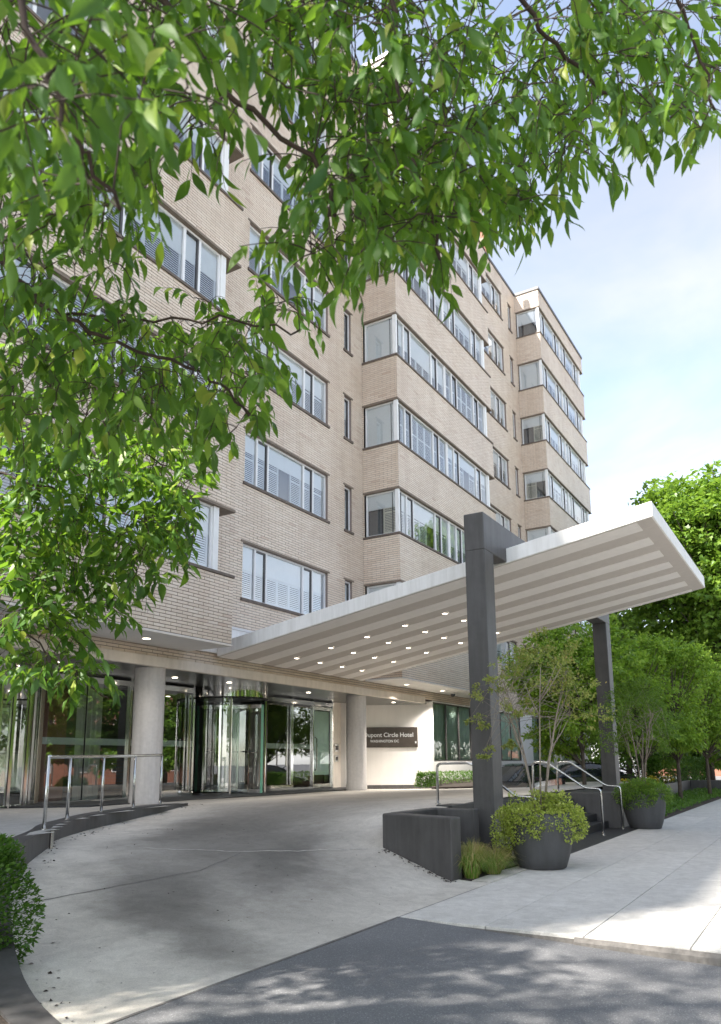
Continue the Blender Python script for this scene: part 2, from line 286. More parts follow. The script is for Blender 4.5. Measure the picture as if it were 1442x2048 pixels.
M['olive'] = leaf_mat('potted_tree_leaf', [(0.0, (0.19, 0.26, 0.05)), (0.5, (0.31, 0.38, 0.085)), (0.9, (0.44, 0.46, 0.13)), (1.0, (0.44, 0.32, 0.13))], 0.40, (0.36, 0.38, 0.08))
M['trailA'] = leaf_mat('trailing_leaf', [(0.0, (0.27, 0.35, 0.05)), (0.5, (0.44, 0.53, 0.09)), (1.0, (0.60, 0.64, 0.18))], 0.35, (0.38, 0.48, 0.07))
M['trailB'] = leaf_mat('mound_leaf', [(0.0, (0.11, 0.22, 0.03)), (0.5, (0.20, 0.34, 0.05)), (1.0, (0.31, 0.43, 0.075))], 0.35, (0.25, 0.42, 0.05))
M['hedge'] = leaf_mat('hedge_leaf', [(0.0, (0.055, 0.135, 0.02)), (0.5, (0.095, 0.205, 0.03)), (1.0, (0.16, 0.28, 0.045))], 0.32, (0.15, 0.32, 0.03))
M['grass'] = leaf_mat('grass_blade', [(0.0, (0.10, 0.22, 0.025)), (0.45, (0.19, 0.32, 0.04)), (0.55, (0.30, 0.36, 0.07)), (0.75, (0.52, 0.40, 0.18)), (1.0, (0.62, 0.46, 0.23))], 0.35, (0.3, 0.4, 0.06))
M['redbrick'] = plain('red_brick', (0.30, 0.13, 0.085), 0.85, var=0.25, scale=5)
M['carblack'] = plain('car_black', (0.012, 0.012, 0.014), 0.14, 0.0, spec=0.8)
M['carsilver'] = plain('car_silver', (0.50, 0.52, 0.54), 0.22, 0.6)
M['carglass'] = plain('car_glass', (0.02, 0.025, 0.03), 0.05, 0.0, spec=0.8)
M['taillight'] = plain('tail_light', (0.42, 0.015, 0.012), 0.2)
M['yellow'] = plain('yellow_flower', (0.70, 0.55, 0.03), 0.7)

# ------------------------------------------------------------------ ground, street, pavement, drive
def structure(name, mb, mat, **kw): return tag(mb.build(name, mat, **kw), kind='structure')
structure('ground', MB().quad((-400, -400, -0.16), (900, -400, -0.16), (900, 400, -0.16), (-400, 400, -0.16)), M['asphalt'])
# asphalt crossing that falls from the pavement line to the gutter
ap = MB(); ys = np.linspace(4.05, -2.0, 25); xs = np.linspace(-14, 7.5, 44)
def apron_z(x, y): return -0.004 - 0.036*(4.05-y) + 0.004*math.sin(x*1.9+y*1.3)
for j in range(len(ys)-1):
    for i in range(len(xs)-1):
        ap.quad(*[(xs[a], ys[b], apron_z(xs[a], ys[b])) for a, b in ((i, j), (i, j+1), (i+1, j+1), (i+1, j))])
structure('asphalt_crossing', ap, M['asphalt'])
structure('street', MB().quad((-200, -9, -0.150), (400, -9, -0.150), (400, 0.0, -0.150), (-200, 0.0, -0.150)), M['asphalt'])
pav = tag(MB().box(7.5, 0.15, -0.15, 90, 4.05, -0.03).build('pavement', M['joint']), kind='structure')
rows = [(4.045, 3.088), (3.08, 2.118), (2.11, 1.198), (1.19, 0.36)]
for r, (y1, y0) in enumerate(rows):
    x = 7.5
    while x < 60:
        L = 4.2 if x > 8 else 4.2 - 0.9*(r % 2)
        dz = random.uniform(-0.0015, 0.0015)
        sl = MB().box(x+0.004, y0, -0.1, min(x+L, 60)-0.006, y1, dz).build('paving_slab', M['walk'], pav, bevel=0.006)
        x += L
kerb = tag(MB().box(9.4, 0.18, -0.15, 90, 0.352, -0.002).build('kerb', M['walk'], bevel=0.02), kind='structure')
MB().prism([(7.5, 0.18), (9.395, 0.18), (9.395, 0.352), (7.5, 0.352)], -0.16, [-0.10, -0.004, -0.004, -0.10]).build('ramp_kerb', M['walk'], kerb)
MB().prism([(7.47, 0.36), (7.498, 0.36), (7.498, 2.2), (7.47, 2.2)], -0.2, [-0.06, -0.02, -0.012, -0.05]).build('edge_strip', M['joint'], kerb)
# far pavement across the street
structure('far_pavement', MB().box(-60, -14, -0.16, 120, -9.0, -0.02), M['walk'])

CP = [(7.6,4.05,0),(3.4,4.2,0.0),(0,4.05,0),(9.94,4.53,0.01),(9.94,4.1,0),(10.34,5.8,.34),(10.04,4.85,.085),(10.14,5.17,.17),(10.24,5.48,.255),(9.7,4.8,.07),(12.0,6.05,.78),(12.8,6.3,.82),(17,6,.85),(21,6,.85),(6.95,9.06,.49),(9.4,10.76,.55),(11.3,11.26,.67),
      (12,12.2,.77),(16,11,.78),(20,12.2,.77),(25,11.9,.67),(24,9,.78),(28,10,.76),(16,8,.82),(10.9,7.6,.58),(8.6,7,.37),(7,5.6,.17),(5.2,5.6,.13),(5.2,7.4,.32),(4,5.6,.10),(3.6,9,.5),(14,14.5,.76),(22,14.5,.70),(9,14.5,.78),(0,8,.4),(0,14,.78),(34,10,.76),(34,6,.82),(14,5.0,.82),(20,4.6,.85)]
cp = np.array(CP)
def _U(d): return np.where(d > 1e-9, d*d*np.log(np.maximum(d, 1e-9)), 0)
_K = _U(np.linalg.norm(cp[:, None, :2]-cp[None, :, :2], axis=2)) + 0.02*np.eye(len(cp)); _P = np.c_[np.ones(len(cp)), cp[:, :2]]
_w = np.linalg.solve(np.block([[_K, _P], [_P.T, np.zeros((3, 3))]]), np.r_[cp[:, 2], 0, 0, 0])
def drive_z(x, y):
    d = np.hypot(cp[:, 0]-x, cp[:, 1]-y)
    z = float(_U(d)@_w[:-3] + _w[-3:]@np.array([1, x, y]))
    t = min(max((y-4.05)/1.0, 0), 1); return max(z, -0.01)*(t*t*(3-2*t) if x < 11 else t)
KP = [(3.32, 4.06), (3.55, 4.7), (3.82, 5.3), (4.3, 6.1), (5.0, 7.1), (5.95, 8.2), (6.95, 9.11), (7.55, 9.72), (8.25, 10.21), (8.9, 10.6), (9.5, 10.85), (10.41, 11.11), (11.31, 11.32), (12.2, 11.52)]
KZ = [0.035, 0.08, 0.22, 0.50, 0.68, 0.72, 0.735, 0.75, 0.76, 0.775, 0.79, 0.805, 0.815, 0.79]
def smooth_path(P, n):
    P = [np.array(p, float) for p in P]; out = []
    for i in range(len(P)-1):
        p0, p1, p2, p3 = P[max(i-1, 0)], P[i], P[i+1], P[min(i+2, len(P)-1)]
        for k in range(n):
            t = k/n; out.append(0.5*((2*p1)+(-p0+p2)*t+(2*p0-5*p1+4*p2-p3)*t*t+(-p0+3*p1-3*p2+p3)*t**3))
    out.append(P[-1]); return out
kpath = smooth_path([(x, y, z) for (x, y), z in zip(KP, KZ)], 4)
def kerb_side(x, y):    # >0 on the drive side of the curved kerb wall
    best = 1e9; s = 1
    for a, b in zip(kpath[:-1], kpath[1:]):
        ab = b[:2]-a[:2]; ap_ = np.array([x, y])-a[:2]; t = min(max(ap_@ab/(ab@ab), 0), 1); d = np.hypot(*(ap_-ab*t))
        if d < best: best = d; s = -(ab[0]*ap_[1]-ab[1]*ap_[0])
    return math.copysign(best, s)
dr = MB(); pf = MB(); idx = {}; pidx = {}
st = 0.15; nx, ny = int(31/st), int(10.2/st); X0, Y0 = -1.0, 4.05
def dv(i, j):
    if (i, j) not in idx:
        x, y = X0+i*st, Y0+j*st; idx[(i, j)] = len(dr.v); dr.v.append((x, y, drive_z(x, y)))
    return idx[(i, j)]
for i in range(nx):
    for j in range(ny):
        x, y = X0+(i+.5)*st, Y0+(j+.5)*st
        if x > 10.13+0.315*max(y-4.53, 0) and y < 5.80 and x < 12.2: continue
        if x > 12.1 and y < 5.80: continue
        ks = kerb_side(x, y)
        if x < 12.2 and ks < -0.13: continue
        dr.f.append((dv(i, j), dv(i+1, j), dv(i+1, j+1), dv(i, j+1)))
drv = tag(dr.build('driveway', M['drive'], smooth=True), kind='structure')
def plat_z(x, y): return 0.735 + 0.012*(x-6.9)
for i in range(int(24/0.3)):
    for j in range(int(11/0.3)):
        x, y = -10+i*0.3, 4.2+j*0.3; cx, cy = x+.15, y+.15
        if cx > 12.2 or kerb_side(cx, cy) > 0.05 or cy < 8.6: continue
        pf.quad((x, y, plat_z(x, y)), (x+.3, y, plat_z(x+.3, y)), (x+.3, y+.3, plat_z(x+.3, y+.3)), (x, y+.3, plat_z(x, y+.3)))
structure('platform', pf, M['platform'])
structure('hedge_bed', MB().prism([(-6, 4.07), (3.25, 4.07), (3.7, 5.3), (4.15, 6.1), (4.85, 7.1), (5.6, 8.0), (5.6, 8.9), (-6, 8.9)], -.2, [.02, .02, .06, .18, .38, .5, .55, .4]), M['mulch'])
# joints and the sealed crack in the drive, laid 4 mm above it
def ribbon(pts, w, lift=0.004):
    mb = MB(); P = [np.array(p) for p in pts]
    for a, b in zip(P[:-1], P[1:]):
        t = (b-a)/np.hypot(*(b-a)); n = np.array([-t[1], t[0]])*w/2
        mb.quad(*[(q[0], q[1], drive_z(q[0], q[1])+lift) for q in (a-n, b-n, b+n, a+n)])
    return mb
def wobble(a, b, n, amp): 
    a, b = np.array(a, float), np.array(b, float); t = b-a; nrm = np.array([-t[1], t[0]])/np.hypot(*t)
    return [a+t*k/n+nrm*random.uniform(-amp, amp) for k in range(n+1)]
crack = ribbon(wobble((7.9, 8.35), (8.6, 7.2), 10, .05)+wobble((8.6, 7.2), (10.2, 5.95), 16, .035)[1:], 0.035)
crack.build('sealed_crack', M['crack'], drv)
ribbon(wobble((5.1, 6.9), (7.4, 6.75), 14, .012)+wobble((7.4, 6.75), (8.6, 7.1), 8, .012)[1:], 0.016).build('joint', M['joint'], drv)
ribbon(wobble((8.6, 10.2), (10.6, 8.9), 12, .01), 0.012).build('joint', M['joint'], drv)
MB().box(-1, 4.035, -0.06, 7.5, 4.062, 0.001).build('joint', M['joint'], drv)
# dark stone threshold in front of the doors
structure('threshold', MB().prism([(12.3, 12.35), (21.2, 12.6), (23.7, 14.3), (9.2, 14.3), (10.4, 12.4)], 0.2, [0.795, 0.79, 0.77, 0.80, 0.81]), M['darkstone'])

# ------------------------------------------------------------------ hotel
H0 = (20.0, 12.0, 0.0)
hotel = empty('hotel_building', H0, 'pale brick hotel with projecting window bays above a glazed ground floor', 'building')
YM, YB, ZR, ZB = 12.0, 10.7, 26.2, 4.08
def zk(k): return 5.60+3.01*k
WH, NK = 1.42, 7
SEG = [0.60, 0.47, 1.65, 0.47, 0.66]; WW = sum(SEG)
BAYS = [(4.05, 12.5), (20.26, 28.7), (36.33, 44.8)]
BC, BL, BJ = 0.0683, 0.302, 0.0125                       # brick course, length, joint
BR = {'P': [], 'n': []}; full_bricks = []; brick_boxes = []
def brick_wall(o, u, n, W, z0, z1, holes):
    o, u, n = np.array(o, float), np.array(u, float), np.array(n, float)
    c0 = int(math.floor(z0/BC)); c1 = int(math.ceil(z1/BC))
    for c in range(c0, c1):
        a, b = max(c*BC+.0075, z0+.002), min((c+1)*BC-.0075, z1-.002)
        if b-a < 0.012: continue
        spans = [(0.0, W)]
        for (h0, h1, g0, g1) in holes:
            if g0 < b and g1 > a:
                ns = []
                for s0, s1 in spans:
                    if h1 <= s0 or h0 >= s1: ns.append((s0, s1)); continue
                    if h0 > s0: ns.append((s0, h0))
                    if h1 < s1: ns.append((h1, s1))
                spans = ns
        off = (c % 2)*BL/2
        for s0, s1 in spans:
            k = math.floor((s0+off)/BL)
            while k*BL-off < s1:
                p0, p1 = max(k*BL-off+BJ/2, s0), min((k+1)*BL-off-BJ/2, s1); k += 1
                if p1-p0 < 0.02: continue
                brick_boxes.append((o, u, n, p0, p1, a, b, (p1-p0 > BL-BJ-1e-4) and (b-a > BC-.0151)))
def wall_back(mb, o, u, n, W, z0, z1, holes, depth=0.012, reveals=True):
    o, u, n = np.array(o, float)-np.array(n, float)*depth, np.array(u, float), np.array(n, float)
    us = sorted(set([0, W]+[h for hh in holes for h in hh[:2]])); zs = sorted(set([z0, z1]+[h for hh in holes for h in hh[2:]]))
    us = [x for x in us if 0 <= x <= W]; zs = [z for z in zs if z0 <= z <= z1]
    for a, b in zip(us[:-1], us[1:]):
        for c, d in zip(zs[:-1], zs[1:]):
            m, k = (a+b)/2, (c+d)/2
            if any(h[0] < m < h[1] and h[2] < k < h[3] for h in holes): continue
            q = [o+u*a, o+u*b, o+u*b, o+u*a]; q = [(p[0], p[1], z) for p, z in zip(q, (c, c, d, d))]
            mb.quad(*q)
    for (h0, h1, g0, g1) in (holes if reveals else []):   # reveals
        for (p, q) in (((h0, g0), (h1, g0)), ((h1, g0), (h1, g1)), ((h1, g1), (h0, g1)), ((h0, g1), (h0, g0))):
            A = o+u*p[0]; B = o+u*q[0]; d = -n*0.30
            mb.quad((A[0], A[1], p[1]), (B[0], B[1], q[1]), (B[0]+d[0], B[1]+d[1], q[1]), (A[0]+d[0], A[1]+d[1], p[1]))
wcache = {}
def cached(key, fn):
    if key not in wcache: wcache[key] = fn()
    return wcache[key]
def frame_mesh(segs, H, fw=0.05):
    mb = MB(); W = sum(segs)
    mb.box(0, .09, 0, W, .17, .05); mb.box(0, .09, H-.05, W, .17, H)
    x = 0; xs_ = [0]
    for s in segs: x += s; xs_.append(x)
    for i, q in enumerate(xs_):
        a, b = (0, fw) if i == 0 else (W-fw, W) if i == len(xs_)-1 else (q-.032, q+.032)
        mb.box(a, .087, .05, b, .173, H-.05)
    return mb.mesh('window_frame')
def pane_mesh(w, H): return MB().quad((0, .125, 0), (w, .125, 0), (w, .125, H), (0, .125, H)).mesh('pane')
def cas_mesh(w, H):
    mb = MB(); mb.box(0, .10, H-.045, w, .15, H); mb.box(w-.04, .10, 0, w, .15, H-.045)  # dark bars at top and right only: gasket with its shadow built in
    return mb.mesh('casement_shade_bar')
def blind_mesh(w, h): return MB().box(0, .150, -h, w, .156, 0).mesh('roller_blind')
def shutter_mesh(w, H):
    mb = MB(); y0, y1 = .165, .192
    mb.box(0, y0, 0, .05, y1, H); mb.box(w-.05, y0, 0, w, y1, H); mb.box(.05, y0, H-.07, w-.05, y1, H); mb.box(.05, y0, 0, w-.05, y1, .08); mb.box(.05, y0, H*.52, w-.05, y1, H*.52+.05)
    z = .09
    while z < H-.09:
        if not (H*.52-.02 < z < H*.52+.04): mb.quad((.05, y0+.002, z), (w-.05, y0+.002, z), (w-.05, y1, z+.042), (.05, y1, z+.042))
        z += .052
    return mb.mesh('shutter')
def window(x, y, z, rz, segs, H, cas=(1, 3), style=None, cream=False):
    """a window in its wall opening; local x runs along the wall, local y goes indoors"""
    w = link('window', cached(('f', tuple(segs), H), lambda: frame_mesh(segs, H)), M['wframe'] if cream else M['frame'], hotel, (x-H0[0], y-H0[1], z-H0[2]), rz)
    bh = style if style is not None else random.choice([0.42, 0.42, 0.5, 0.35, 0.0, 0.62, 0.45])
    q = 0
    for i, s in enumerate(segs):
        a, b = q+(.05 if i == 0 else .032), q+s-(.05 if i == len(segs)-1 else .032); q += s; ww = round(b-a, 3)
        link('pane', cached(('p', ww, H), lambda: pane_mesh(ww, H-.1)), M['glass'], w, (a, 0, .05))
        if i in cas: link('casement_shade_bar', cached(('c', ww, H), lambda: cas_mesh(ww, H-.1)), M['darkf'], w, (a, 0, .05))
        if bh > 0.05: link('roller_blind', cached(('b', ww, H, bh), lambda: blind_mesh(ww, (H-.1)*bh)), M['blind'], w, (a, 0, H-.05))
        if bh < 0.95:
            n = 1 if ww < 0.8 else 2 if ww < 1.3 else 3
            for k in range(n):
                if n > 1 and random.random() < .12: continue
                link('shutter', cached(('s', round(ww/n, 3), H), lambda: shutter_mesh(ww/n, H-.1)), M['shutter2'] if cream else M['shutter'], w, (a+k*ww/n, 0, .05))
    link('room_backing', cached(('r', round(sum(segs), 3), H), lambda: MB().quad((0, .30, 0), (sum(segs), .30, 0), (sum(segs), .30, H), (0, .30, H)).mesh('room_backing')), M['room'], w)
    return w
back = MB()
def part_box(name, mat, b, bevel=0.0): return MB().box(*b).build(name, mat, hotel, bevel=bevel)
# --- main wall (normal -Y), three stretches seen between the bays plus an unseen left end, its length set to place the sun's shade
def holes_for(x0, x1, wins):
    return [(a-x0, b-x0, zk(k)-.0, zk(k)+WH) for k in range(NK) for a, b in wins]
stretches = [(-10.2, 4.05, 3.82, []), (12.5, 20.26, 3.82, [(14.36, 14.36+WW), (19.15, 19.57)]), (28.7, 36.33, 3.72, [(30.4, 30.4+WW), (35.22, 35.64)]), (44.8, 46.5, 3.72, [])]
for x0, x1, zb, wins in stretches:
    hs = holes_for(x0, x1, wins)
    wall_back(back, (x0, YM, 0), (1, 0, 0), (0, -1, 0), x1-x0, zb, ZR, hs)
    if x0 > 0: brick_wall((x0, YM, 0), (1, 0, 0), (0, -1, 0), x1-x0, zb, ZR-.12, hs)
    for k in range(NK):
        for a, b in wins:
            if b-a > 1: window(a, YM, zk(k), 0, SEG, WH)
            else: window(a, YM, zk(k), 0, [b-a], WH, cas=(0,), style=0.0 if k % 2 else 0.45)
            part_box('window_sill', M['sill'], (a-.06, YM-.045, zk(k)-.075, b+.06, YM+.10, zk(k)-.002), bevel=0.006)
            part_box('lintel', M['lintel'], (a-.08, YM-.016, zk(k)+WH+.002, b+.08, YM+.16, zk(k)+WH+.055))
# brick strip below the bay soffits
for x0, x1, zb in ((-10.2, 12.5, 3.82), (20.26, 28.7, 3.82 if False else 3.74), (36.33, 44.8, 3.74)):
    wall_back(back, (x0, YM, 0), (1, 0, 0), (0, -1, 0), x1-x0, zb, ZB, [])
    if x1 > 5: brick_wall((max(x0, 5.0), YM, 0), (1, 0, 0), (0, -1, 0), x1-max(x0, 5.0), zb, ZB-.004, [])
# --- bays
for bi, (x0, x1) in enumerate(BAYS):
    hs = [(0.0, x1-x0, zk(k), zk(k)+WH) for k in range(NK)]
    wall_back(back, (x0, YB, 0), (1, 0, 0), (0, -1, 0), x1-x0, ZB, ZR, hs, reveals=False)
    brick_wall((x0, YB, 0), (1, 0, 0), (0, -1, 0), x1-x0, ZB, ZR-.12, [(-.1, x1-x0+.1, zk(k)-.0, zk(k)+WH) for k in range(NK)])
    hr = [(0.04, YM-YB, zk(k), zk(k)+WH) for k in range(NK)]
    wall_back(back, (x0, YM, 0), (0, -1, 0), (-1, 0, 0), YM-YB, ZB, ZR, hr, reveals=False)
    if bi: brick_wall((x0, YM, 0), (0, -1, 0), (-1, 0, 0), YM-YB-.012, ZB, ZR-.12, [(0.04, 2, zk(k), zk(k)+WH) for k in range(NK)])
    for za, zc in zip([ZB]+[zk(k)+WH for k in range(NK)], [zk(k) for k in range(NK)]+[ZR]): back.quad((x1-.012, YB, za), (x1-.012, YM, za), (x1-.012, YM, zc), (x1-.012, YB, zc))
    brick_wall((x1, YB, 0), (0, 1, 0), (1, 0, 0), YM-YB, ZB, ZR-.12, []) if bi == 99 else None
    MB().box(x0+.003, YB+.003, ZB-.04, x1-.003, YM-.02, ZB+.01).build('bay_soffit', M['soffit'], hotel)
    part_box('soffit_edge', M['fascia'], (x0-.012, YB-.014, ZB-.035, x1+.005, YB+.002, ZB+.0))
    for k in range(NK):
        window(x0+.10, YB, zk(k), 0, SEG, WH); window(x0+.10+WW+.04, YB, zk(k), 0, SEG, WH)
        MB().box(x0+.10+WW, YB+.07, zk(k), x0+.14+WW, YB+.18, zk(k)+WH).build('mullion', M['wframe'], hotel)
        MB().box(x0+.02, YB+.02, zk(k)-.0, x0+.11, YB+.15, zk(k)+WH).build('corner_post', M['wframe'], hotel)
        MB().box(x0+.14+2*WW, YB+.05, zk(k), x0+.14+2*WW+.16, YB+.17, zk(k)+WH).build('corner_post', M['wframe'], hotel)
        MB().box(x0+.14+2*WW+.06, YB+.171, zk(k), x0+.14+2*WW+.13, YM, zk(k)+WH).build('return_panel', M['wframe'], hotel)
        if bi: window(x0, YM-.06, zk(k), -math.pi/2, [1.16], WH, cas=(), style=random.choice([.36, .36, .5, 1.0, .42]), cream=True)
        MB().box(x0-.035, YB-.035, zk(k)-.065, x1+.02, YB+.12, zk(k)-.002).box(x0-.035, YB+.121, zk(k)-.065, x0+.12, YM-.002, zk(k)-.002).build('window_sill', M['sill'], hotel, bevel=0.006)
        MB().box(x0-.018, YB-.018, zk(k)+WH+.002, x1+.01, YM-.4, zk(k)+WH+.06).box(x0-.018, YM-.399, zk(k)+WH+.002, x0+.12, YM-.002, zk(k)+WH+.06).build('lintel', M['lintel'], hotel)
    part_box('coping', M['darkf'], (x0-.05, YB-.05, ZR-.11, x1+.03, YM-.03, ZR+.03))
for x0, x1 in ((-10.2, 4.0), (12.53, 20.2), (28.73, 36.27), (44.83, 46.5)): part_box('coping', M['darkf'], (x0, YM-.04, ZR-.11, x1, YM+.35, ZR+.03))
back.quad((-10.2, 12, 0), (-10.2, 26, 0), (-10.2, 26, ZR), (-10.2, 12, ZR)); back.quad((46.5, 12, 0), (46.5, 26, 0), (46.5, 26, ZR), (46.5, 12, ZR)); back.quad((-10.2, 26, 0), (46.5, 26, 0), (46.5, 26, ZR), (-10.2, 26, ZR))
back.build('mortar_wall', M['mortar'], hotel)
part_box('roof', M['darkf'], (-10.2, 12.3, ZR-.3, 46.5, 26, ZR-.15)); part_box('roof', M['darkf'], (-8, 12.02, 4.3, 46.5, 12.0+.45, 4.34)) if False else None
MB().box(8, 17, ZR, 33, 25, ZR+3.0).build('penthouse', M['mortar'], hotel)
# --- brick geometry: the 300 that show largest are single bricks, the rest one part
def brick_corners(b):
    o, u, n, p0, p1, a, c, fl = b; d = n*0.0
    A, B = o+u*p0, o+u*p1; e = -n*0.014
    return [(A[0]+e[0], A[1]+e[1], a), (B[0]+e[0], B[1]+e[1], a), (B[0]+e[0], B[1]+e[1], c), (A[0]+e[0], A[1]+e[1], c), (A[0], A[1], a), (B[0], B[1], a), (B[0], B[1], c), (A[0], A[1], c)]
sized = []
for i, b in enumerate(brick_boxes):
    if not b[7] or b[2][1] > -.5 or b[0][0]+b[3] > 14: continue
    m = b[0]+b[1]*(b[3]+b[4])/2; m = (m[0], m[1], (b[5]+b[6])/2); X, Y, Z = project(m)
    if 40 < X < 1442 and 880 < Y < 1330 and m[2] < 6 and not (X < 330 and Y < 1180): sized.append((Z, i))
sized.sort(); single = set(i for _, i in sized[:300])
bm = MB().box(-(BL-BJ)/2, 0, -(BC-.015)/2, (BL-BJ)/2, .014, (BC-.015)/2); bme = bm.mesh('brick'); bme.materials.append(M['brick'])
V_, F_, A_ = [], [], []
for i, b in enumerate(brick_boxes):
    r = random.random()
    if i in single:
        m = b[0]+b[1]*(b[3]+b[4])/2
        o = bpy.data.objects.new('brick', bme); C.objects.link(o); o.parent = hotel; o.location = (m[0]-H0[0], m[1]-H0[1]-random.uniform(0, .003), (b[5]+b[6])/2-H0[2]); continue
    k = len(V_); jit = b[2]*random.uniform(0, .0025); V_ += [(p[0]-H0[0]+jit[0], p[1]-H0[1]+jit[1], p[2]) for p in brick_corners(b)]; A_ += [r]*8
    F_ += [(k+4, k+5, k+6, k+7), (k, k+1, k+5, k+4), (k+1, k+2, k+6, k+5), (k+2, k+3, k+7, k+6), (k+3, k, k+4, k+7)]
me = bpy.data.meshes.new('brick_courses'); me.from_pydata(V_, [], F_); at = me.attributes.new('rnd', 'FLOAT', 'POINT'); at.data.foreach_set('value', A_); me.update()
tag(link('brick_courses', me, M['brick'], hotel), kind='stuff')
print('bricks', len(brick_boxes))

def spot(x, y, z, watts, parent, ang=115):
    l = bpy.data.lights.new('lamp_light', 'SPOT'); l.energy = watts; l.spot_size = R_(ang); l.spot_blend = .7; l.shadow_soft_size = .06; l.color = (1.0, .93, .84)
    o = bpy.data.objects.new('lamp_light', l); C.objects.link(o); o.parent = parent; o.location = np.array((x, y, z))-ORG[parent]; return o
# --- ground floor
part_box('fascia_beam', M['fascia'], (-8, YM-.10, 3.60, 24.25, YM+.03, 3.815), bevel=0.012)
part_box('entrance_ceiling', M['metalsoffit'], (-8, YM+.031, 3.60, 24.6, 15.6, 3.66))
for x, y in ((9.9, 13.0), (13.3, 13.1), (14.9, 12.8), (21.3, 12.9), (18.4, 12.8), (23.2, 12.6)):
    d = MB().lathe([(.001, 0), (.065, 0)], (x, y, 3.594), 16).build('ceiling_downlight', M['lamp'], hotel); spot(x, y, 3.57, 14, hotel)
for x, y in ((10.7, 11.35), (21.9, 11.4), (24.6, 11.4), (27.0, 11.3)):
    MB().lathe([(.085, -.012), (.085, .02)], (x, y, ZB-.04), 20, capb=False).build('lamp_ring', M['soffit'], hotel); MB().lathe([(.001, 0), (.075, 0)], (x, y, ZB-.046), 16).build('soffit_downlight', M['lamp'], hotel); spot(x, y, ZB-.07, 16 if x < 20 else 190, hotel)
def column(x, y, r):
    c = MB().lathe([(r+.012, 0.3), (r+.012, .93), (r, .945), (r, 3.602)], (x, y, 0), 40).build('column', M['column'], hotel, smooth=False)
    for p in c.data.polygons: p.use_smooth = len(p.vertices) == 4
column(11.75, 12.30, .32); column(20.24, 12.30, .31)
# right-hand white wall with curtained windows
GW = [(25.05, 28.55), (30.6, 34.3), (35.9, 39.15), (40.5, 43.6)]
pw = MB(); hs = [(a-25, b-25, 1.6, 3.70) for a, b in GW]
wall_back(pw, (25, YM, 0), (1, 0, 0), (0, -1, 0), 21.5, 0.0, 3.745, hs, depth=0.0); pw.build('plaster_wall', M['plaster'], hotel)
for a, b in GW:
    W = b-a; nseg = 3
    w = MB()
    for i in range(nseg+1): w.box(a+i*W/nseg-.025, YM+.03, 1.6, a+i*W/nseg+.025, YM+.09, 3.7)
    w.box(a, YM+.031, 1.6, b, YM+.089, 1.645).box(a, YM+.031, 3.655, b, YM+.089, 3.7)
    wo = w.build('shop_window', M['darkf'], hotel)
    for i in range(nseg): MB().quad((a+i*W/nseg, YM+.06, 1.62), (a+(i+1)*W/nseg, YM+.06, 1.62), (a+(i+1)*W/nseg, YM+.06, 3.68), (a+i*W/nseg, YM+.06, 3.68)).build('pane', M['greenglass'], wo)
    cu = MB(); n = int(W/.05)
    for i in range(n):
        f = lambda i: YM+.13+.045*math.sin(i*1.15)+.02*math.sin(i*.37)
        cu.quad((a+i*W/n, f(i), 1.55), (a+(i+1)*W/n, f(i+1), 1.55), (a+(i+1)*W/n, f(i+1), 3.72), (a+i*W/n, f(i), 3.72))
    cu.build('curtain', M['curtain'], wo, smooth=True)
# angled sign wall and the beige return beside the doors
sa, sb = np.array([25.0, 12.0]), np.array([23.1, 15.2]); sn = np.array([-.86, -.51])
MB().prism([tuple(sa), tuple(sb), (23.4, 15.4), (25.3, 12.2)], 0.3, [3.72, 3.62, 3.62, 3.72]).build('sign_wall', M['plaster'], hotel)
MB().prism([tuple(sa+sn*.012), tuple(sb+sn*.012), tuple(sb+sn*.001), tuple(sa+sn*.001)], 0.3, .80).build('skirting', M['charcoal'], hotel)
box_thing('return_wall', M['fascia'], (21.79, 14.2, .3, 23.7, 14.5, 3.61), hotel)
box_thing('return_pier', M['plaster'], (22.35, 14.0, .3, 22.75, 14.199, 3.61), hotel)
ic = box_thing('intercom', M['steel'], (21.93, 14.17, 1.95, 22.17, 14.199, 2.2), hotel); box_thing('keypad', M['darkf'], (21.97, 14.163, 2.0, 22.13, 14.169, 2.15), ic)
ic = box_thing('intercom', M['steel'], (21.95, 14.17, 1.62, 22.15, 14.199, 1.82), hotel); box_thing('keypad', M['darkf'], (21.99, 14.163, 1.66, 22.11, 14.169, 1.78), ic)
# lobby glazing line at Y 14.2
YG, ZF, ZT = 14.2, 0.78, 3.60
def mullion(x, w=.05, y=YG, z1=ZT, mat='chrome'): return MB().box(x-w/2, y-.06, ZF, x+w/2, y+.06, z1).build('mullion', M[mat], hotel, bevel=.004)
for x, w, m in ((10.52, .09, 'brass'), (12.95, .07, 'chrome'), (15.10, .07, 'chrome'), (17.97, .09, 'darkf'), (19.5, .06, 'chrome'), (20.62, .05, 'chrome'), (21.76, .06, 'chrome')): mullion(x, w, mat=m)
def glass_pane(x0, x1, z0=ZF+.05, z1=ZT-.18, y=YG): return MB().quad((x0, y, z0), (x1, y, z0), (x1, y, z1), (x0, y, z1)).build('glass_pane', M['lobbyglass'], hotel)
for a, b in ((10.57, 11.69), (11.71, 12.91), (12.99, 15.06), (18.02, 19.46), (19.54, 20.59)): glass_pane(a, b)
MB().box(11.69, YG-.012, ZF+.05, 11.71, YG+.012, ZT-.18).build('glass_joint', M['black'], hotel)
MB().box(10.57, YG-.05, ZT-.18, 15.06, YG+.05, ZT-.06).build('head_rail', M['chrome'], hotel); MB().box(18.02, YG-.05, ZT-.18, 21.73, YG+.05, ZT-.06).build('head_rail', M['chrome'], hotel)
MB().box(10.57, YG-.05, ZF, 15.06, YG+.05, ZF+.05).build('bottom_rail', M['chrome'], hotel); MB().box(18.02, YG-.05, ZF, 20.6, YG+.05, ZF+.05).build('bottom_rail', M['chrome'], hotel)
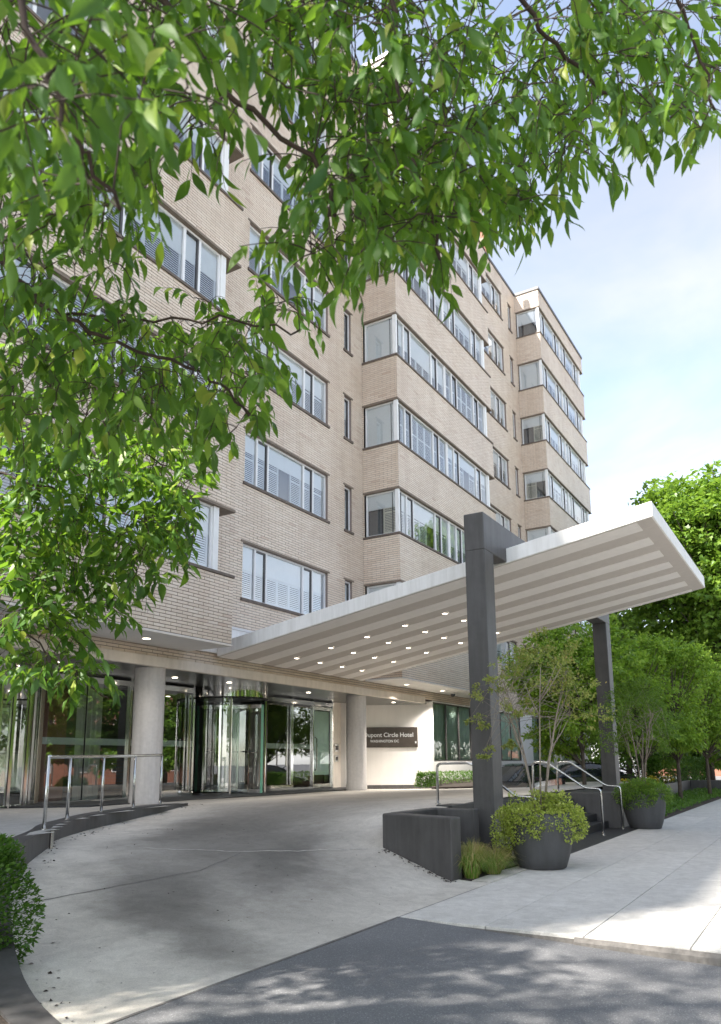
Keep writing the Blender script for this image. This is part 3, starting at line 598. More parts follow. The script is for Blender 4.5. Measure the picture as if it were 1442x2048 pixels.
for a, b in ((10.57, 11.69), (11.71, 12.91), (12.99, 15.06), (18.02, 20.59)): MB().box(a+.01, YG+.006, 2.02, b-.01, YG+.010, 2.17).build('frosted_band', M['edge'] if False else M['curtain'], hotel)
# angled glazing on the far left
LA, LB = np.array([10.58, 14.2]), np.array([7.2, 12.45]); ld = (LB-LA)/np.hypot(*(LB-LA))
for t, w in ((.42, .05), (.62, .05), (1.25, .06), (1.75, .05), (2.6, .06), (3.4, .06)):
    q = LA+ld*t; MB().prism([(q[0]-w/2, q[1]-.05), (q[0]+w/2, q[1]-.05), (q[0]+w/2, q[1]+.05), (q[0]-w/2, q[1]+.05)], .78, 3.6).build('mullion', M['chrome'], hotel)
for t0, t1 in ((.02, .40), (.45, .60), (.65, 1.22), (1.29, 1.72), (1.78, 2.57), (2.63, 3.37)):
    a, b = LA+ld*t0, LA+ld*t1; MB().quad((a[0], a[1], .8), (b[0], b[1], .8), (b[0], b[1], 3.58), (a[0], a[1], 3.58)).build('glass_pane', M['lobbyglass'], hotel)
MB().prism([tuple(LA+[0, -.05]), tuple(LB+[0, -.05]), tuple(LB+[0, .05]), tuple(LA+[0, .05])], .74, .82).build('bottom_rail', M['chrome'], hotel)
# frosted glass door beside the doors
fd = MB().box(20.65, YG-.02, ZF+.02, 20.71, YG+.03, ZT-.2).box(21.67, YG-.02, ZF+.02, 21.73, YG+.03, ZT-.2).box(20.71, YG-.02, ZF+.02, 21.67, YG+.03, ZF+.14).box(20.71, YG-.02, ZT-.32, 21.67, YG+.03, ZT-.2).build('glass_door', M['steel'], hotel)
MB().quad((20.71, YG, .92), (21.67, YG, .92), (21.67, YG, 3.28), (20.71, YG, 3.28)).build('pane', M['greenglass'], fd)
MB().box(20.75, YG+.012, 1.2, 21.62, YG+.016, 3.25).build('frosted_film', M['curtain'], fd)
MB().tube([(20.75, YG-.03, 1.35), (20.75, YG-.10, 1.40), (20.75, YG-.10, 2.35), (20.75, YG-.03, 2.40)], .018).build('door_handle', M['chrome'], fd)
gd = MB().box(18.1, YG-.08, ZF+.02, 18.16, YG-.03, ZT-.25).box(19.38, YG-.08, ZF+.02, 19.44, YG-.03, ZT-.25).box(18.16, YG-.08, ZF+.02, 19.38, YG-.03, ZF+.16).build('glass_door', M['chrome'], hotel)
MB().tube([(19.0, YG-.09, 1.45), (19.0, YG-.17, 1.5), (19.0, YG-.17, 2.2), (19.0, YG-.09, 2.25)], .02).build('door_handle', M['chrome'], gd)
gd = MB().box(13.45, YG-.08, ZF+.02, 13.50, YG-.03, ZT-.25).box(14.9, YG-.08, ZF+.02, 14.96, YG-.03, ZT-.25).box(13.501, YG-.08, ZF+.02, 14.899, YG-.03, ZF+.16).build('glass_door', M['chrome'], hotel)
MB().tube([(13.6, YG-.09, 1.45), (13.6, YG-.17, 1.5), (13.6, YG-.17, 2.2), (13.6, YG-.09, 2.25)], .02).build('door_handle', M['chrome'], gd)
# revolving door: drum with header, two curved glass walls and four wings
RC, RR = np.array([16.25, 13.9]), 0.97
rev = MB().lathe([(RR+.04, 3.30), (RR+.04, 3.60)], (RC[0], RC[1], 0), 56, capb=False).build('revolving_door', M['chrome'], hotel, smooth=True)
MB().lathe([(RR-.05, 3.28), (RR+.05, 3.28), (RR+.05, 3.32)], (RC[0], RC[1], 0), 56, capb=False).build('header_ring', M['black'], rev)
MB().lathe([(.01, 3.31), (RR, 3.31)], (RC[0], RC[1], 0), 40, capb=False).build('drum_ceiling', M['metalsoffit'], rev)
def arc_glass(a0, a1, r, name, mat):
    mb = MB(); n = 14
    for i in range(n):
        p, q = [(RC[0]+r*math.cos(a), RC[1]+r*math.sin(a)) for a in (a0+(a1-a0)*i/n, a0+(a1-a0)*(i+1)/n)]
        mb.quad((*p, ZF+.08), (*q, ZF+.08), (*q, 3.28), (*p, 3.28))
    return mb.build(name, mat, rev, smooth=True)
for a0, a1 in ((R_(138), R_(222)), (R_(318), R_(402))):
    arc_glass(a0, a1, RR, 'curved_glass', M['lobbyglass'])
    for a in (a0, a1): MB().lathe([(.035, ZF), (.035, 3.30)], (RC[0]+RR*math.cos(a), RC[1]+RR*math.sin(a), 0), 10, capb=False).build('stile', M['chrome'], rev)
    n = 10; mb = MB()
    mb.tube([(RC[0]+RR*math.cos(a0+(a1-a0)*i/n), RC[1]+RR*math.sin(a0+(a1-a0)*i/n), ZF+.05) for i in range(n+1)], .05, 6); mb.build('base_rail', M['chrome'], rev)
for k in range(4):
    a = R_(25+90*k); d = np.array([math.cos(a), math.sin(a)]); e = RC+d*(RR-.04); nrm = np.array([-d[1], d[0]])
    w = MB().quad((*RC, ZF+.1), (*e, ZF+.1), (*e, 3.12), (*RC, 3.12)).build('door_wing', M['lobbyglass'], rev)
    for q0, q1 in ((e-d*.06, e), (RC, RC+d*.06)):
        MB().prism([tuple(q0-nrm*.02), tuple(q1-nrm*.02), tuple(q1+nrm*.02), tuple(q0+nrm*.02)], ZF+.03, 3.15).build('wing_stile', M['edge'] if q0 is not RC and k % 2 else M['chrome'], rev)
    for z0, z1 in ((ZF+.03, ZF+.13), (3.06, 3.16)):
        MB().prism([tuple(RC-nrm*.018), tuple(e-d*.06-nrm*.018), tuple(e-d*.06+nrm*.018), tuple(RC+nrm*.018)], z0, z1).build('wing_rail', M['chrome'], rev)
    m = RC+d*.35; m2 = RC+d*(RR-.25); MB().tube([(*(m-nrm*.06), 1.9), (*(m2-nrm*.06), 1.9)], .016, 6).build('push_bar', M['chrome'], rev)
# lobby behind the glass
lob = MB().box(-8, 20.0, .7, 24.5, 20.2, 3.66).build('lobby_wall', M['room'], hotel)
structure_floor = MB().box(-8, 14.25, .5, 24.5, 20, .775).build('lobby_floor', M['darkstone'], hotel)
MB().box(-8, 15.6, 3.60, 24.6, 20.1, 3.66).build('lobby_ceiling', M['room'], hotel)
for i in range(15): MB().box(9.6, 15.3, .95+i*.085, 14.4, 15.36, .985+i*.085).build('blind_slat', M['sill'], hotel)
for x0, x1 in ((11.85, 12.6),):
    cu = MB(); n = 22
    for i in range(n): cu.quad((x0+(x1-x0)*i/n, 14.7+.05*math.sin(i*1.5), .8), (x0+(x1-x0)*(i+1)/n, 14.7+.05*math.sin((i+1)*1.5), .8), (x0+(x1-x0)*(i+1)/n, 14.7+.05*math.sin((i+1)*1.5), 3.5), (x0+(x1-x0)*i/n, 14.7+.05*math.sin(i*1.5), 3.5))
    cu.build('curtain', M['blind'], hotel, smooth=True)
MB().box(11.0, 14.9, .8, 11.75, 15.2, 3.55).build('brick_reflection_slab', M['redbrick'], hotel)  # solid slab standing in for a brick house's reflection in the glass
for x in (11.5, 14.0, 17, 20): MB().lathe([(.001, 0), (.07, 0)], (x, 17.0, 3.594), 12).build('ceiling_downlight', M['lamp'], hotel)

# roof mast and railing seen above the roof edge
mast = empty('roof_mast', (33.9, 12.6, ZR), 'brown chimney flue standing on the roof edge beside thin railing', 'flue')
MB().box(33.72, 12.5, ZR-.1, 34.0, 12.8, ZR+2.6).build('flue', M['redbrick'], mast, bevel=.01); MB().box(33.68, 12.46, ZR+1.7, 34.04, 12.84, ZR+2.0).build('collar', M['lintel'], mast)
rail = empty('roof_railing', (28, 12.5, ZR), 'thin white railing along the hotel roof edge', 'railing')
for h in (.35, .7, 1.05): MB().tube([(18, 12.55, ZR+h), (33.6, 12.55, ZR+h)], .02, 6).build('rail_bar', M['frame'], rail)
for x in np.arange(18, 33.7, 1.95): MB().tube([(x, 12.55, ZR-.1), (x, 12.55, ZR+1.05)], .025, 6).build('rail_post', M['frame'], rail)

# ------------------------------------------------------------------ hotel sign
sgd = (sb-sa)/np.hypot(*(sb-sa)); s_base = np.array([24.72, 12.47])
sign = empty('hotel_sign', (23.9, 13.6, 2.1), 'dark bronze name board with pale lettering on the white angled wall', 'sign')
def sp(t, out): q = s_base+sgd*t+sn*out; return q
bd = MB().prism([tuple(sp(0, .045)), tuple(sp(2.42, .045)), tuple(sp(2.42, .008)), tuple(sp(0, .008))], 2.10, 2.81).build('sign_board', M['signboard'], sign, bevel=.006)
def text(body, size, t_right, z, wide):
    cu = bpy.data.curves.new('lettering', 'FONT'); cu.body = body; cu.size = size; cu.extrude = .006; cu.align_x = 'RIGHT'; cu.space_character = 1.0; cu.offset = 0.0022
    o = bpy.data.objects.new('lettering', cu); C.objects.link(o); dg = bpy.context.evaluated_depsgraph_get(); me = bpy.data.meshes.new_from_object(o.evaluated_get(dg)); bpy.data.objects.remove(o)
    xs_ = [v.co.x for v in me.vertices]; sc = wide/(max(xs_)-min(xs_)); mx_ = max(xs_)
    q = sp(t_right, .053)
    for v in me.vertices:
        a, b, c = (v.co.x-mx_)*sc, v.co.y, v.co.z       # a <= 0 runs to the reader's left
        p = sp(t_right - a, .051+c); v.co = (p[0]-23.9, p[1]-13.6, z+b-2.1)
    me.flip_normals(); me.materials.clear(); me.materials.append(M['letters'])
    ob = bpy.data.objects.new('lettering', me); C.objects.link(ob); ob.parent = sign; return ob
text('The Dupont Circle Hotel', .215, .16, 2.47, 2.16); text('WASHINGTON DC', .125, .67, 2.28, 1.02)
MB().prism([tuple(sp(.05, .052)), tuple(sp(.10, .052)), tuple(sp(.10, .046)), tuple(sp(.05, .046))], 2.24, 2.31).build('fixing_plate', M['letters'], sign)

# ------------------------------------------------------------------ canopy
can = empty('entrance_canopy', (16.5, 5.0, 0), 'white sloping entrance canopy with striped soffit on charcoal portal frame', 'canopy')
XL, XR_, Y1, Y2 = 13.40, 19.95, 2.17, 11.90
def zb_(y): return 5.70-.173*(y-2.2)
def zt_(y): return zb_(y)+.275+.004*(y-2.2)
MB().hexa([(XL, Y1, zb_(Y1)), (XR_, Y1, zb_(Y1)), (XR_, Y2, zb_(Y2)), (XL, Y2, zb_(Y2))], [(XL, Y1, zt_(Y1)), (XR_, Y1, zt_(Y1)), (XR_, Y2, zt_(Y2)), (XL, Y2, zt_(Y2))]).build('canopy_slab', M['canopy'], can, bevel=.012)
def under(x0, x1, y0, y1, d0, d1, name, mat): return MB().hexa([(x0, y0, zb_(y0)-d1), (x1, y0, zb_(y0)-d1), (x1, y1, zb_(y1)-d1), (x0, y1, zb_(y1)-d1)], [(x0, y0, zb_(y0)-d0), (x1, y0, zb_(y0)-d0), (x1, y1, zb_(y1)-d0), (x0, y1, zb_(y1)-d0)]).build(name, mat, can)
under(XL+.03, XR_-.03, Y1+.03, Y2-.005, -.01, .006, 'soffit_panel', M['stripeD'])
for i in range(7):
    a = 13.46+1.037*i; under(a, min(a+.52, XR_-.035), 2.45, Y2-.01, .006, .014, 'soffit_stripe', M['stripeL'])
for x in (15.42, 16.46, 17.53, 18.58):
    for j in range(5):
        y = 11.09-1.015*j; z = zb_(y)-.012
        l = MB().lathe([(.058, 0.0), (.085, .0), (.085, .03)], (x, y, z-.012), 20, capb=False).build('downlight', M['canopy'], can)
        MB().lathe([(.001, 0), (.06, 0)], (x, y, z-.008), 16).build('bulb', M['lamp'], l); spot(x, y, z-.03, 8, can)
MB().box(12.55, YM-.09, 4.1, 20.2, YM-.018, 4.74).build('upstand', M['canopy'], can, bevel=.01); MB().box(12.53, YM-.11, 4.741, 20.22, YM-.018, 4.80).build('flashing', M['soffit'], can)
PB = dict(bevel=.018)
MB().box(12.29, 4.82, -.1, 12.74, 5.19, 5.27).build('post', M['charcoal'], can, bevel=.02)
MB().box(20.98, 4.82, .5, 21.43, 5.19, 5.27).build('post', M['charcoal'], can, bevel=.02)
MB().box(12.287, 4.817, 5.262, 21.433, 5.193, 5.95).build('beam', M['charcoal'], can, bevel=.02)

# ------------------------------------------------------------------ low walls, steps, rails
rw = empty('retaining_wall', (10.2, 4.6, 0), 'low charcoal retaining wall with flared end beside the drive', 'wall')
MB().prism([(9.94, 4.53), (10.20, 4.50), (10.60, 5.62), (10.60, 5.84), (10.34, 5.84)], -.2, .84).build('wall_wing', M['charcoal'], rw, bevel=.022)
MB().box(10.601, 5.66, -.2, 11.87, 5.86, .84).build('wall_back', M['charcoal'], rw, bevel=.018)
MB().box(11.871, 5.0, -.2, 12.08, 5.86, .837).build('wall_return', M['charcoal'], rw, bevel=.018)
structure('planting_bed', MB().box(10.15, 4.34, -.1, 12.28, 5.66, .012), M['mulch'])
structure('bed_edge', MB().prism([(10.16, 4.052), (12.6, 4.052), (12.6, 4.2), (11.4, 4.33), (10.16, 4.46)], -.1, .007), M['drive'])
stp = empty('entrance_steps', (16, 5, 0), 'dark stone steps rising from the pavement between the handrails', 'steps')
for i in range(5):
    y0 = 4.72+.27*i; MB().box(12.76, y0, -.1, 19.46, y0+.275 if i < 4 else 6.1, .165*(i+1)-(.0 if i < 4 else -.012)).build('step', M['darkstone'], stp, bevel=.012)
structure('step_landing', MB().box(12.76, 4.06, -.1, 20.2, 4.72, .006), M['darkstone'])
structure('terrace', MB().box(19.4, 5.86, -.1, 22.0, 8.5, .80), M['walk'])
cw = empty('cheek_wall', (20, 5, 0), 'charcoal cheek wall at the right end of the steps under the far post', 'wall')
MB().box(19.48, 4.42, -.1, 21.7, 5.86, .82).build('wall_block', M['charcoal'], cw, bevel=.02)
def handrail(x, label, up=5.83):
    t = empty('handrail', (x, 4.33, 0), label, 'handrail', 'bent steel handrails of the steps'); r = .024
    def bend(pts, rad=.09):
        out = [Vector(pts[0])]
        for a, b, c in zip(pts[:-2], pts[1:-1], pts[2:]):
            a, b, c = Vector(a), Vector(b), Vector(c); p, q = b+(a-b).normalized()*rad, b+(c-b).normalized()*rad
            for k in range(7): s = k/6; out.append((1-s)**2*p+2*s*(1-s)*b+s*s*q)
        return out+[Vector(pts[-1])]
    MB().tube(bend([(x, 4.33, 0), (x, 4.33, .99), (x, 4.66, 1.0), (x, 5.5, 1.57), (x, up, 1.56), (x, up, .80)]), r, 10).build('rail_tube', M['steel'], t, smooth=True)
    for y, z in ((4.33, .0), (up, .84)): MB().lathe([(.05, 0), (.05, .012)], (x, y, z+.004), 16, capt=True).build('base_plate', M['steel'], t)
handrail(12.95, 'steel handrail partly hidden behind the near charcoal post', 6.15); handrail(17.34, 'steel handrail in the middle of the dark steps'); handrail(19.2, 'steel handrail against the charcoal cheek wall')
# curved kerb wall and its railing
kw = empty('curved_kerb_wall', (8, 10, 0), 'curved charcoal kerb wall sweeping along the left side of the drive', 'wall')
kb = MB(); L, Rr = [], []
for i, p in enumerate(kpath):
    t = (kpath[min(i+1, len(kpath)-1)]-kpath[max(i-1, 0)])[:2]; t /= np.hypot(*t); n = np.array([-t[1], t[0]])
    w = .24 if i < len(kpath)-6 else .24*(len(kpath)-1-i)/6+.03
    L.append(p[:2]+n*w*.85); Rr.append(p[:2]-n*w*.15)
for i in range(len(kpath)-1):
    a, b = kpath[i][2], kpath[i+1][2]; q = [Rr[i], Rr[i+1], L[i+1], L[i]]; z0 = [-.1]*4; z1 = [a, b, b, a]
    k = len(kb.v)
    kb.v += [(float(p[0]), float(p[1]), z) for p, z in zip(q, z0)] + [(float(p[0]), float(p[1]), z) for p, z in zip(q, z1)]
    kb.f += [(k+4, k+5, k+6, k+7), (k, k+1, k+5, k+4), (k+2, k+3, k+7, k+6)]
    if i == 0: kb.f.append((k+3, k, k+4, k+7))
    if i == len(kpath)-2: kb.f.append((k+1, k+2, k+6, k+5))
kwo = kb.build('wall_body', M['charcoal'], kw)
lr = empty('steel_railing', (9, 10.5, .75), 'stainless steel railing with five posts on the curved kerb', 'railing')
RP = [(6.98, 9.18, .74, 1.70), (8.22, 10.28, .76, 1.715), (9.46, 10.95, .79, 1.73), (10.40, 11.18, .805, 1.745), (11.30, 11.40, .815, 1.765)]
for x, y, z, zt in RP:
    MB().tube([(x, y, z-.05), (x, y, zt)], .026, 10).build('rail_post', M['steel'], lr, smooth=True)
    MB().lathe([(.05, 0), (.05, .012)], (x, y, z-.004), 14, capt=True).build('base_plate', M['steel'], lr)
tp = smooth_path([(x, y, zt) for x, y, z, zt in RP], 5)
MB().tube(tp, .028, 10).build('top_rail', M['steel'], lr, smooth=True)
MB().box(6.975, 9.02, .40, 7.025, 9.06, .73).build('fixing_bracket', M['steel'], lr, bevel=.008)

# security dome and wall lamp
sc_ = empty('dome_camera', (25.6, 11.45, ZB-.04), 'small dark dome camera under the bay soffit', 'camera')
MB().lathe([(.09, 0), (.10, -.03), (.10, -.05)], (25.6, 11.45, ZB-.04), 20).build('mount', M['soffit'], sc_); MB().lathe([(.001, -.15), (.05, -.135), (.085, -.09), (.09, -.05)], (25.6, 11.45, ZB-.04), 20).build('dome', M['carglass'], sc_, smooth=True)
wl_ = empty('wall_lamp', (12.85, 11.9, 5.05), 'small bronze wall lamp on the brick above the canopy', 'lamp')
MB().box(12.78, 11.93, 4.98, 12.92, 11.999, 5.12).build('bracket', M['darkf'], wl_); MB().lathe([(.05, -.12), (.065, 0), (.03, .06)], (12.85, 11.86, 5.06), 14).build('lamp_head', M['lintel'], wl_, smooth=True)

# ------------------------------------------------------------------ foliage tools
def leaf_template(kind):
    if kind == 'lance':                                  # long pointed leaf, folded on the midrib, tip curling down
        st_ = [(0, .02, 0), (.16, .105, .012), (.40, .165, .012), (.66, .122, -.02), (.86, .047, -.07), (1.0, .0, -.13)]
        v = []; f = []
        for t, w, z in st_: v += [(t, -w, z+w*.35), (t, 0, z), (t, w, z+w*.35)]
        for i in range(len(st_)-1):
            a = i*3; f += [(a, a+3, a+4, a+1), (a+1, a+4, a+5, a+2)]
        return np.array(v), f
    if kind == 'ovate':                                  # broader leaf of the lower boughs
        st_ = [(0, .02, 0), (.14, .13, .012), (.36, .195, .014), (.62, .155, -.015), (.83, .065, -.06), (1.0, .0, -.13)]
        v = []; f = []
        for t, w, z in st_: v += [(t, -w, z+w*.3), (t, 0, z), (t, w, z+w*.3)]
        for i in range(len(st_)-1):
            a = i*3; f += [(a, a+3, a+4, a+1), (a+1, a+4, a+5, a+2)]
        return np.array(v), f
    if kind == 'broad':
        return np.array([(0, 0, 0), (.35, -.30, .07), (.5, 0, 0), (.35, .30, .07), (1, 0, -.10)]), [(0, 1, 2), (0, 2, 3), (1, 4, 2), (2, 4, 3)]
    if kind == 'maple':
        return np.array([(0, 0, 0), (.05, -.45, .08), (.45, -.50, .0), (.55, -.2, .03), (1, 0, -.12), (.55, .2, .03), (.45, .50, .0), (.05, .45, .08)]), [(0, 1, 2, 3), (0, 3, 4), (0, 4, 5), (0, 5, 6, 7)]
    return np.array([(0, 0, 0), (.5, -.28, .06), (1, 0, -.06), (.5, .28, .06)]), [(0, 1, 2), (0, 2, 3)]
TPL = {k: leaf_template(k) for k in ('lance', 'ovate', 'broad', 'maple', 'small')}
def norm(a): return a/np.maximum(np.linalg.norm(a, axis=-1, keepdims=True), 1e-9)
def leaf_axes(D, up=None):
    D = norm(D); u = np.array([0, 0, 1.0]) + rng.normal(0, .45, D.shape) if up is None else up
    S = norm(np.cross(u, D)); Nn = np.cross(D, S); return D, S, Nn
def scatter(name, kind, P, D, S, mat, parent, up=None, kind_tag='stuff'):
    v, f = TPL[kind]; n = len(P); d, s, nn = leaf_axes(D, up); S = np.asarray(S)
    wf = rng.uniform(.72, 1.25, (n, 1, 1)); cf = rng.uniform(-.6, 2.4, (n, 1, 1)); bend = (v[None, :, 0:1]**2)*rng.normal(0, .09, (n, 1, 1))     # no two leaves alike: width, curl and sideways bend
    W = (P[:, None, :] + (v[None, :, 0:1]*d[:, None, :] + (v[None, :, 1:2]*wf+bend)*s[:, None, :] + v[None, :, 2:3]*cf*nn[:, None, :])*S[:, None, None])
    W = W.reshape(-1, 3) - ORG.get(parent, np.zeros(3)); k = len(v)
    me = bpy.data.meshes.new(name); tot = n*len(f)
    lt = np.array([len(q) for q in f]); li = np.concatenate([np.array(q) for q in f])
    loops = (li[None, :] + (np.arange(n)*k)[:, None]).ravel(); lts = np.tile(lt, n); ls = np.concatenate([[0], np.cumsum(lts)[:-1]])
    me.vertices.add(n*k); me.vertices.foreach_set('co', W.ravel()); me.loops.add(len(loops)); me.loops.foreach_set('vertex_index', loops)
    me.polygons.add(tot); me.polygons.foreach_set('loop_start', ls); me.update(calc_edges=True); me.validate()
    a = me.attributes.new('rnd', 'FLOAT', 'POINT'); a.data.foreach_set('value', np.repeat(rng.random(n), k).astype(np.float32))
    me.shade_smooth() if kind in ('lance', 'ovate') else None
    o = link(name, me, mat, parent); 
    if kind_tag: o['kind'] = kind_tag
    return o
def blob_points(n, c, r, shell=0.45):
    d = norm(rng.normal(size=(n, 3))); q = (shell + (1-shell)*rng.random(n)**.6)[:, None]
    return np.array(c) + d*q*np.array(r), d

# ------------------------------------------------------------------ the overhanging tree
TB = np.array([1.2, 5.35, 0.3])
tree = empty('overhanging_tree', tuple(TB), 'leafy tree whose drooping boughs hang across the top left', 'tree')
fork = np.array([1.25, 4.9, 4.0])
MB().tube([TB+[0, 0, -.3], TB+[0, -.03, .3], TB+[.03, -.12, 2.0], fork], [.24, .19, .165, .15], 12).build('trunk', M['bark'], tree, smooth=True)
limbs = []   # polylines: (px, py, depth) control points, set out as real positions
def limb(pts, r0, r1, start=None):
    P = [np.array(start if start is not None else fork)] + [px_point(*q) for q in pts]; S = smooth_path(P, 6); S = [q if i in (0, len(S)-1) else q+rng.normal(0, .007+.002*(i % 3), 3) for i, q in enumerate(S)]
    rr = r1*1.2+(r0*.62-r1*1.2)*(1-np.linspace(0, 1, len(S)))**2.2; limbs.append((S, rr)); MB().tube(S, list(rr), 7).build('limb', M['twig'], tree, smooth=True); return S
limb([(-120, -260, 2.6), (180, -190, 2.3), (335, 10, 2.35), (480, 200, 2.45), (640, 335, 2.5), (672, 430, 2.55)], .05, .006)
limb([(200, -520, 2.5), (700, -330, 2.6), (1000, -40, 2.9), (1110, 95, 3.0), (1240, 210, 3.1)], .05, .006)
limb([(-160, 330, 3.0), (0, 520, 3.1), (110, 625, 3.2), (250, 690, 3.25), (420, 760, 3.3), (500, 830, 3.3)], .04, .005)
limb([(-180, 900, 5.2), (40, 960, 5.3), (200, 1010, 5.3), (390, 1075, 5.4)], .035, .005)
limb([(-200, 1180, 5.2), (20, 1250, 5.3), (120, 1330, 5.3), (215, 1395, 5.4)], .03, .004)
limb([(-100, -80, 1.9), (60, 60, 1.6), (150, 260, 1.6), (240, 420, 1.75)], .03, .004)
limb([(900, -420, 2.8), (1250, -160, 2.9), (1380, 60, 3.0), (1430, 220, 3.05)], .035, .004)
limb([(420, -300, 2.4), (760, -60, 2.5), (800, 220, 2.55), (860, 420, 2.6), (880, 520, 2.6)], .03, .004)
limb([(250, 640, 3.3), (440, 640, 3.3), (600, 660, 3.3)], .012, .004, start=px_point(110, 625, 3.2))
limb([(-150, 650, 5.0), (60, 800, 5.2), (230, 880, 5.3), (400, 960, 5.3)], .03, .004)
LP = np.concatenate([np.array(S) for S, _ in limbs])
# bough clusters: centre (px, py, depth), spread in px, number of twigs
CL = [ # near, upper left
 (60, 60, 1.7, 110, 90, 13), (200, 90, 1.75, 120, 100, 15), (120, 230, 1.7, 130, 90, 14), (300, 190, 2.0, 90, 110, 13), (40, 330, 2.0, 70, 100, 10), (230, 330, 2.1, 100, 90, 12),
 (130, 430, 2.5, 130, 80, 15), (210, 530, 3.0, 100, 50, 7), (310, 430, 2.8, 60, 60, 4), (330, 40, 2.2, 100, 60, 12), (30, 520, 2.7, 60, 80, 9), (400, 290, 2.4, 60, 70, 7), (440, 150, 2.3, 40, 60, 3),
 # centre mass
 (570, 120, 2.4, 70, 90, 9), (660, 60, 2.4, 120, 70, 18), (780, 110, 2.45, 110, 110, 24), (620, 230, 2.5, 70, 80, 11), (720, 280, 2.5, 100, 100, 22), (860, 230, 2.6, 100, 120, 26), (690, 420, 2.55, 85, 85, 20), (800, 420, 2.55, 90, 90, 24), (640, 520, 2.6, 55, 60, 10), (750, 520, 2.6, 80, 60, 17), (870, 500, 2.65, 70, 60, 15), (900, 380, 2.7, 70, 90, 16), (600, 20, 2.3, 140, 40, 10),
 # right-hand boughs
 (960, 60, 2.9, 70, 80, 9), (1000, 200, 3.0, 70, 90, 16), (1060, 330, 3.1, 75, 70, 18), (980, 420, 3.1, 60, 60, 14), (1110, 200, 3.0, 80, 90, 18), (1160, 320, 3.05, 60, 60, 11), (1200, 120, 3.0, 90, 110, 20), (1320, 60, 2.9, 110, 80, 20), (1290, 200, 3.05, 80, 70, 16), (1400, 180, 3.0, 60, 80, 14), (1100, 50, 2.9, 100, 50, 12), (1380, 260, 3.1, 70, 35, 8), (1060, 430, 3.2, 45, 35, 7), (1250, 270, 3.1, 60, 35, 6),
 # left, middle
 (50, 640, 3.1, 90, 70, 16), (180, 680, 3.2, 110, 60, 20), (80, 760, 3.3, 110, 70, 24), (260, 760, 3.3, 110, 70, 26), (380, 690, 3.3, 90, 60, 15), (420, 790, 3.3, 80, 70, 19), (500, 720, 3.3, 60, 50, 8), (560, 660, 3.35, 50, 28, 10), (470, 850, 3.35, 45, 45, 10), (150, 850, 3.4, 130, 60, 20), (330, 850, 3.4, 90, 50, 14), (20, 860, 3.3, 60, 70, 10),
 # sunlit, farther boughs lower left
 (60, 950, 5.1, 90, 60, 22), (190, 950, 5.2, 100, 60, 26), (300, 930, 5.2, 80, 45, 17), (340, 1000, 5.25, 60, 50, 14), (90, 1050, 5.2, 100, 60, 28), (240, 1060, 5.25, 100, 60, 26), (350, 1090, 5.3, 50, 45, 14), (60, 1150, 5.2, 80, 60, 22), (200, 1150, 5.25, 90, 50, 20), (290, 1160, 5.3, 50, 40, 7), (40, 1250, 5.2, 60, 60, 18), (110, 1300, 5.25, 60, 60, 15), (60, 1350, 5.25, 60, 30, 9), (175, 1380, 5.3, 40, 18, 8), (210, 1260, 5.3, 30, 18, 4), (130, 1200, 5.2, 80, 30, 8)]
LPos, LDir, LSz, KIND = [], [], [], []; tw = MB()
def grow_twig(p0, ax, L, n, size, flat=False):
    pts = [p0]; d = ax.copy(); k = 6
    for i in range(k): d = norm(d + np.array([0, 0, -.16]) + rng.normal(0, .08, 3)); pts.append(pts[-1]+d*L/k)
    tw.tube(pts, list(np.linspace(.0028, .001, k+1)), 4, cap=False)
    for j in range(n):
        t = (j+.8)/n*k; i = min(int(t), k-1); q = pts[i]+(pts[i+1]-pts[i])*(t-i); dd = norm(pts[i+1]-pts[i])
        side = norm(np.cross(dd, [0, 0, 1.0])+1e-6)*(1 if j % 2 else -1)
        ld = norm(dd*.45 + side*rng.uniform(.25, .8) + np.array([0, 0, -rng.uniform(.1, .6) if flat else -rng.uniform(.45, 1.15)]) + rng.normal(0, .18, 3)); st0 = q+ld*.006
        LPos.append(st0); LDir.append(ld); LSz.append(size*rng.uniform(.5, 1.15)*(1.0 if j < n-1 else 1.1))
for (cx, cy, dep, rx, ry, nt_) in CL:
    low = dep > 4; pts_ = []
    for _ in range(int(nt_*(2.0 if low else 1.5))):
        a = rng.uniform(0, 2*math.pi); q = math.sqrt(rng.random())
        pts_.append(px_point(cx+rx*q*math.cos(a), cy-(62 if 600 < cx < 960 and cy > 380 else 38)+ry*q*math.sin(a), dep*(rng.uniform(.93, 1.12) if low else rng.uniform(.86, 1.45))))
    c = px_point(cx, cy, dep); nodes = LP[np.argsort(np.linalg.norm(LP-c, axis=1))[:40]]
    pts_.sort(key=lambda p: np.min(np.linalg.norm(nodes-p, axis=1)))
    for pp in pts_:                                      # every twig joins the nearest wood that is already there
        nd = nodes[np.argmin(np.linalg.norm(nodes-pp, axis=1))]; v_ = pp-nd; L_ = np.linalg.norm(v_)
        tw.tube([nd, nd+v_*.5+np.array([0, 0, .10*L_])+rng.normal(0, .05*L_, 3), pp], [min(.004, .0018+.003*L_), .0018+.0015*L_, .0016], 4, cap=False)
        nodes = np.vstack([nodes, pp, nd+v_*.5])
        ax = norm(norm(v_+1e-6)*.8 + rng.normal(0, .35, 3) + np.array([0, 0, .12]))
        n0 = len(LPos); grow_twig(pp, ax, rng.uniform(.15, .27), int(rng.integers(6, 10)), .118 if low else .098, low)
        KIND.extend([1 if (low or (cx < 660 and cy > 560)) else 0]*(len(LPos)-n0))
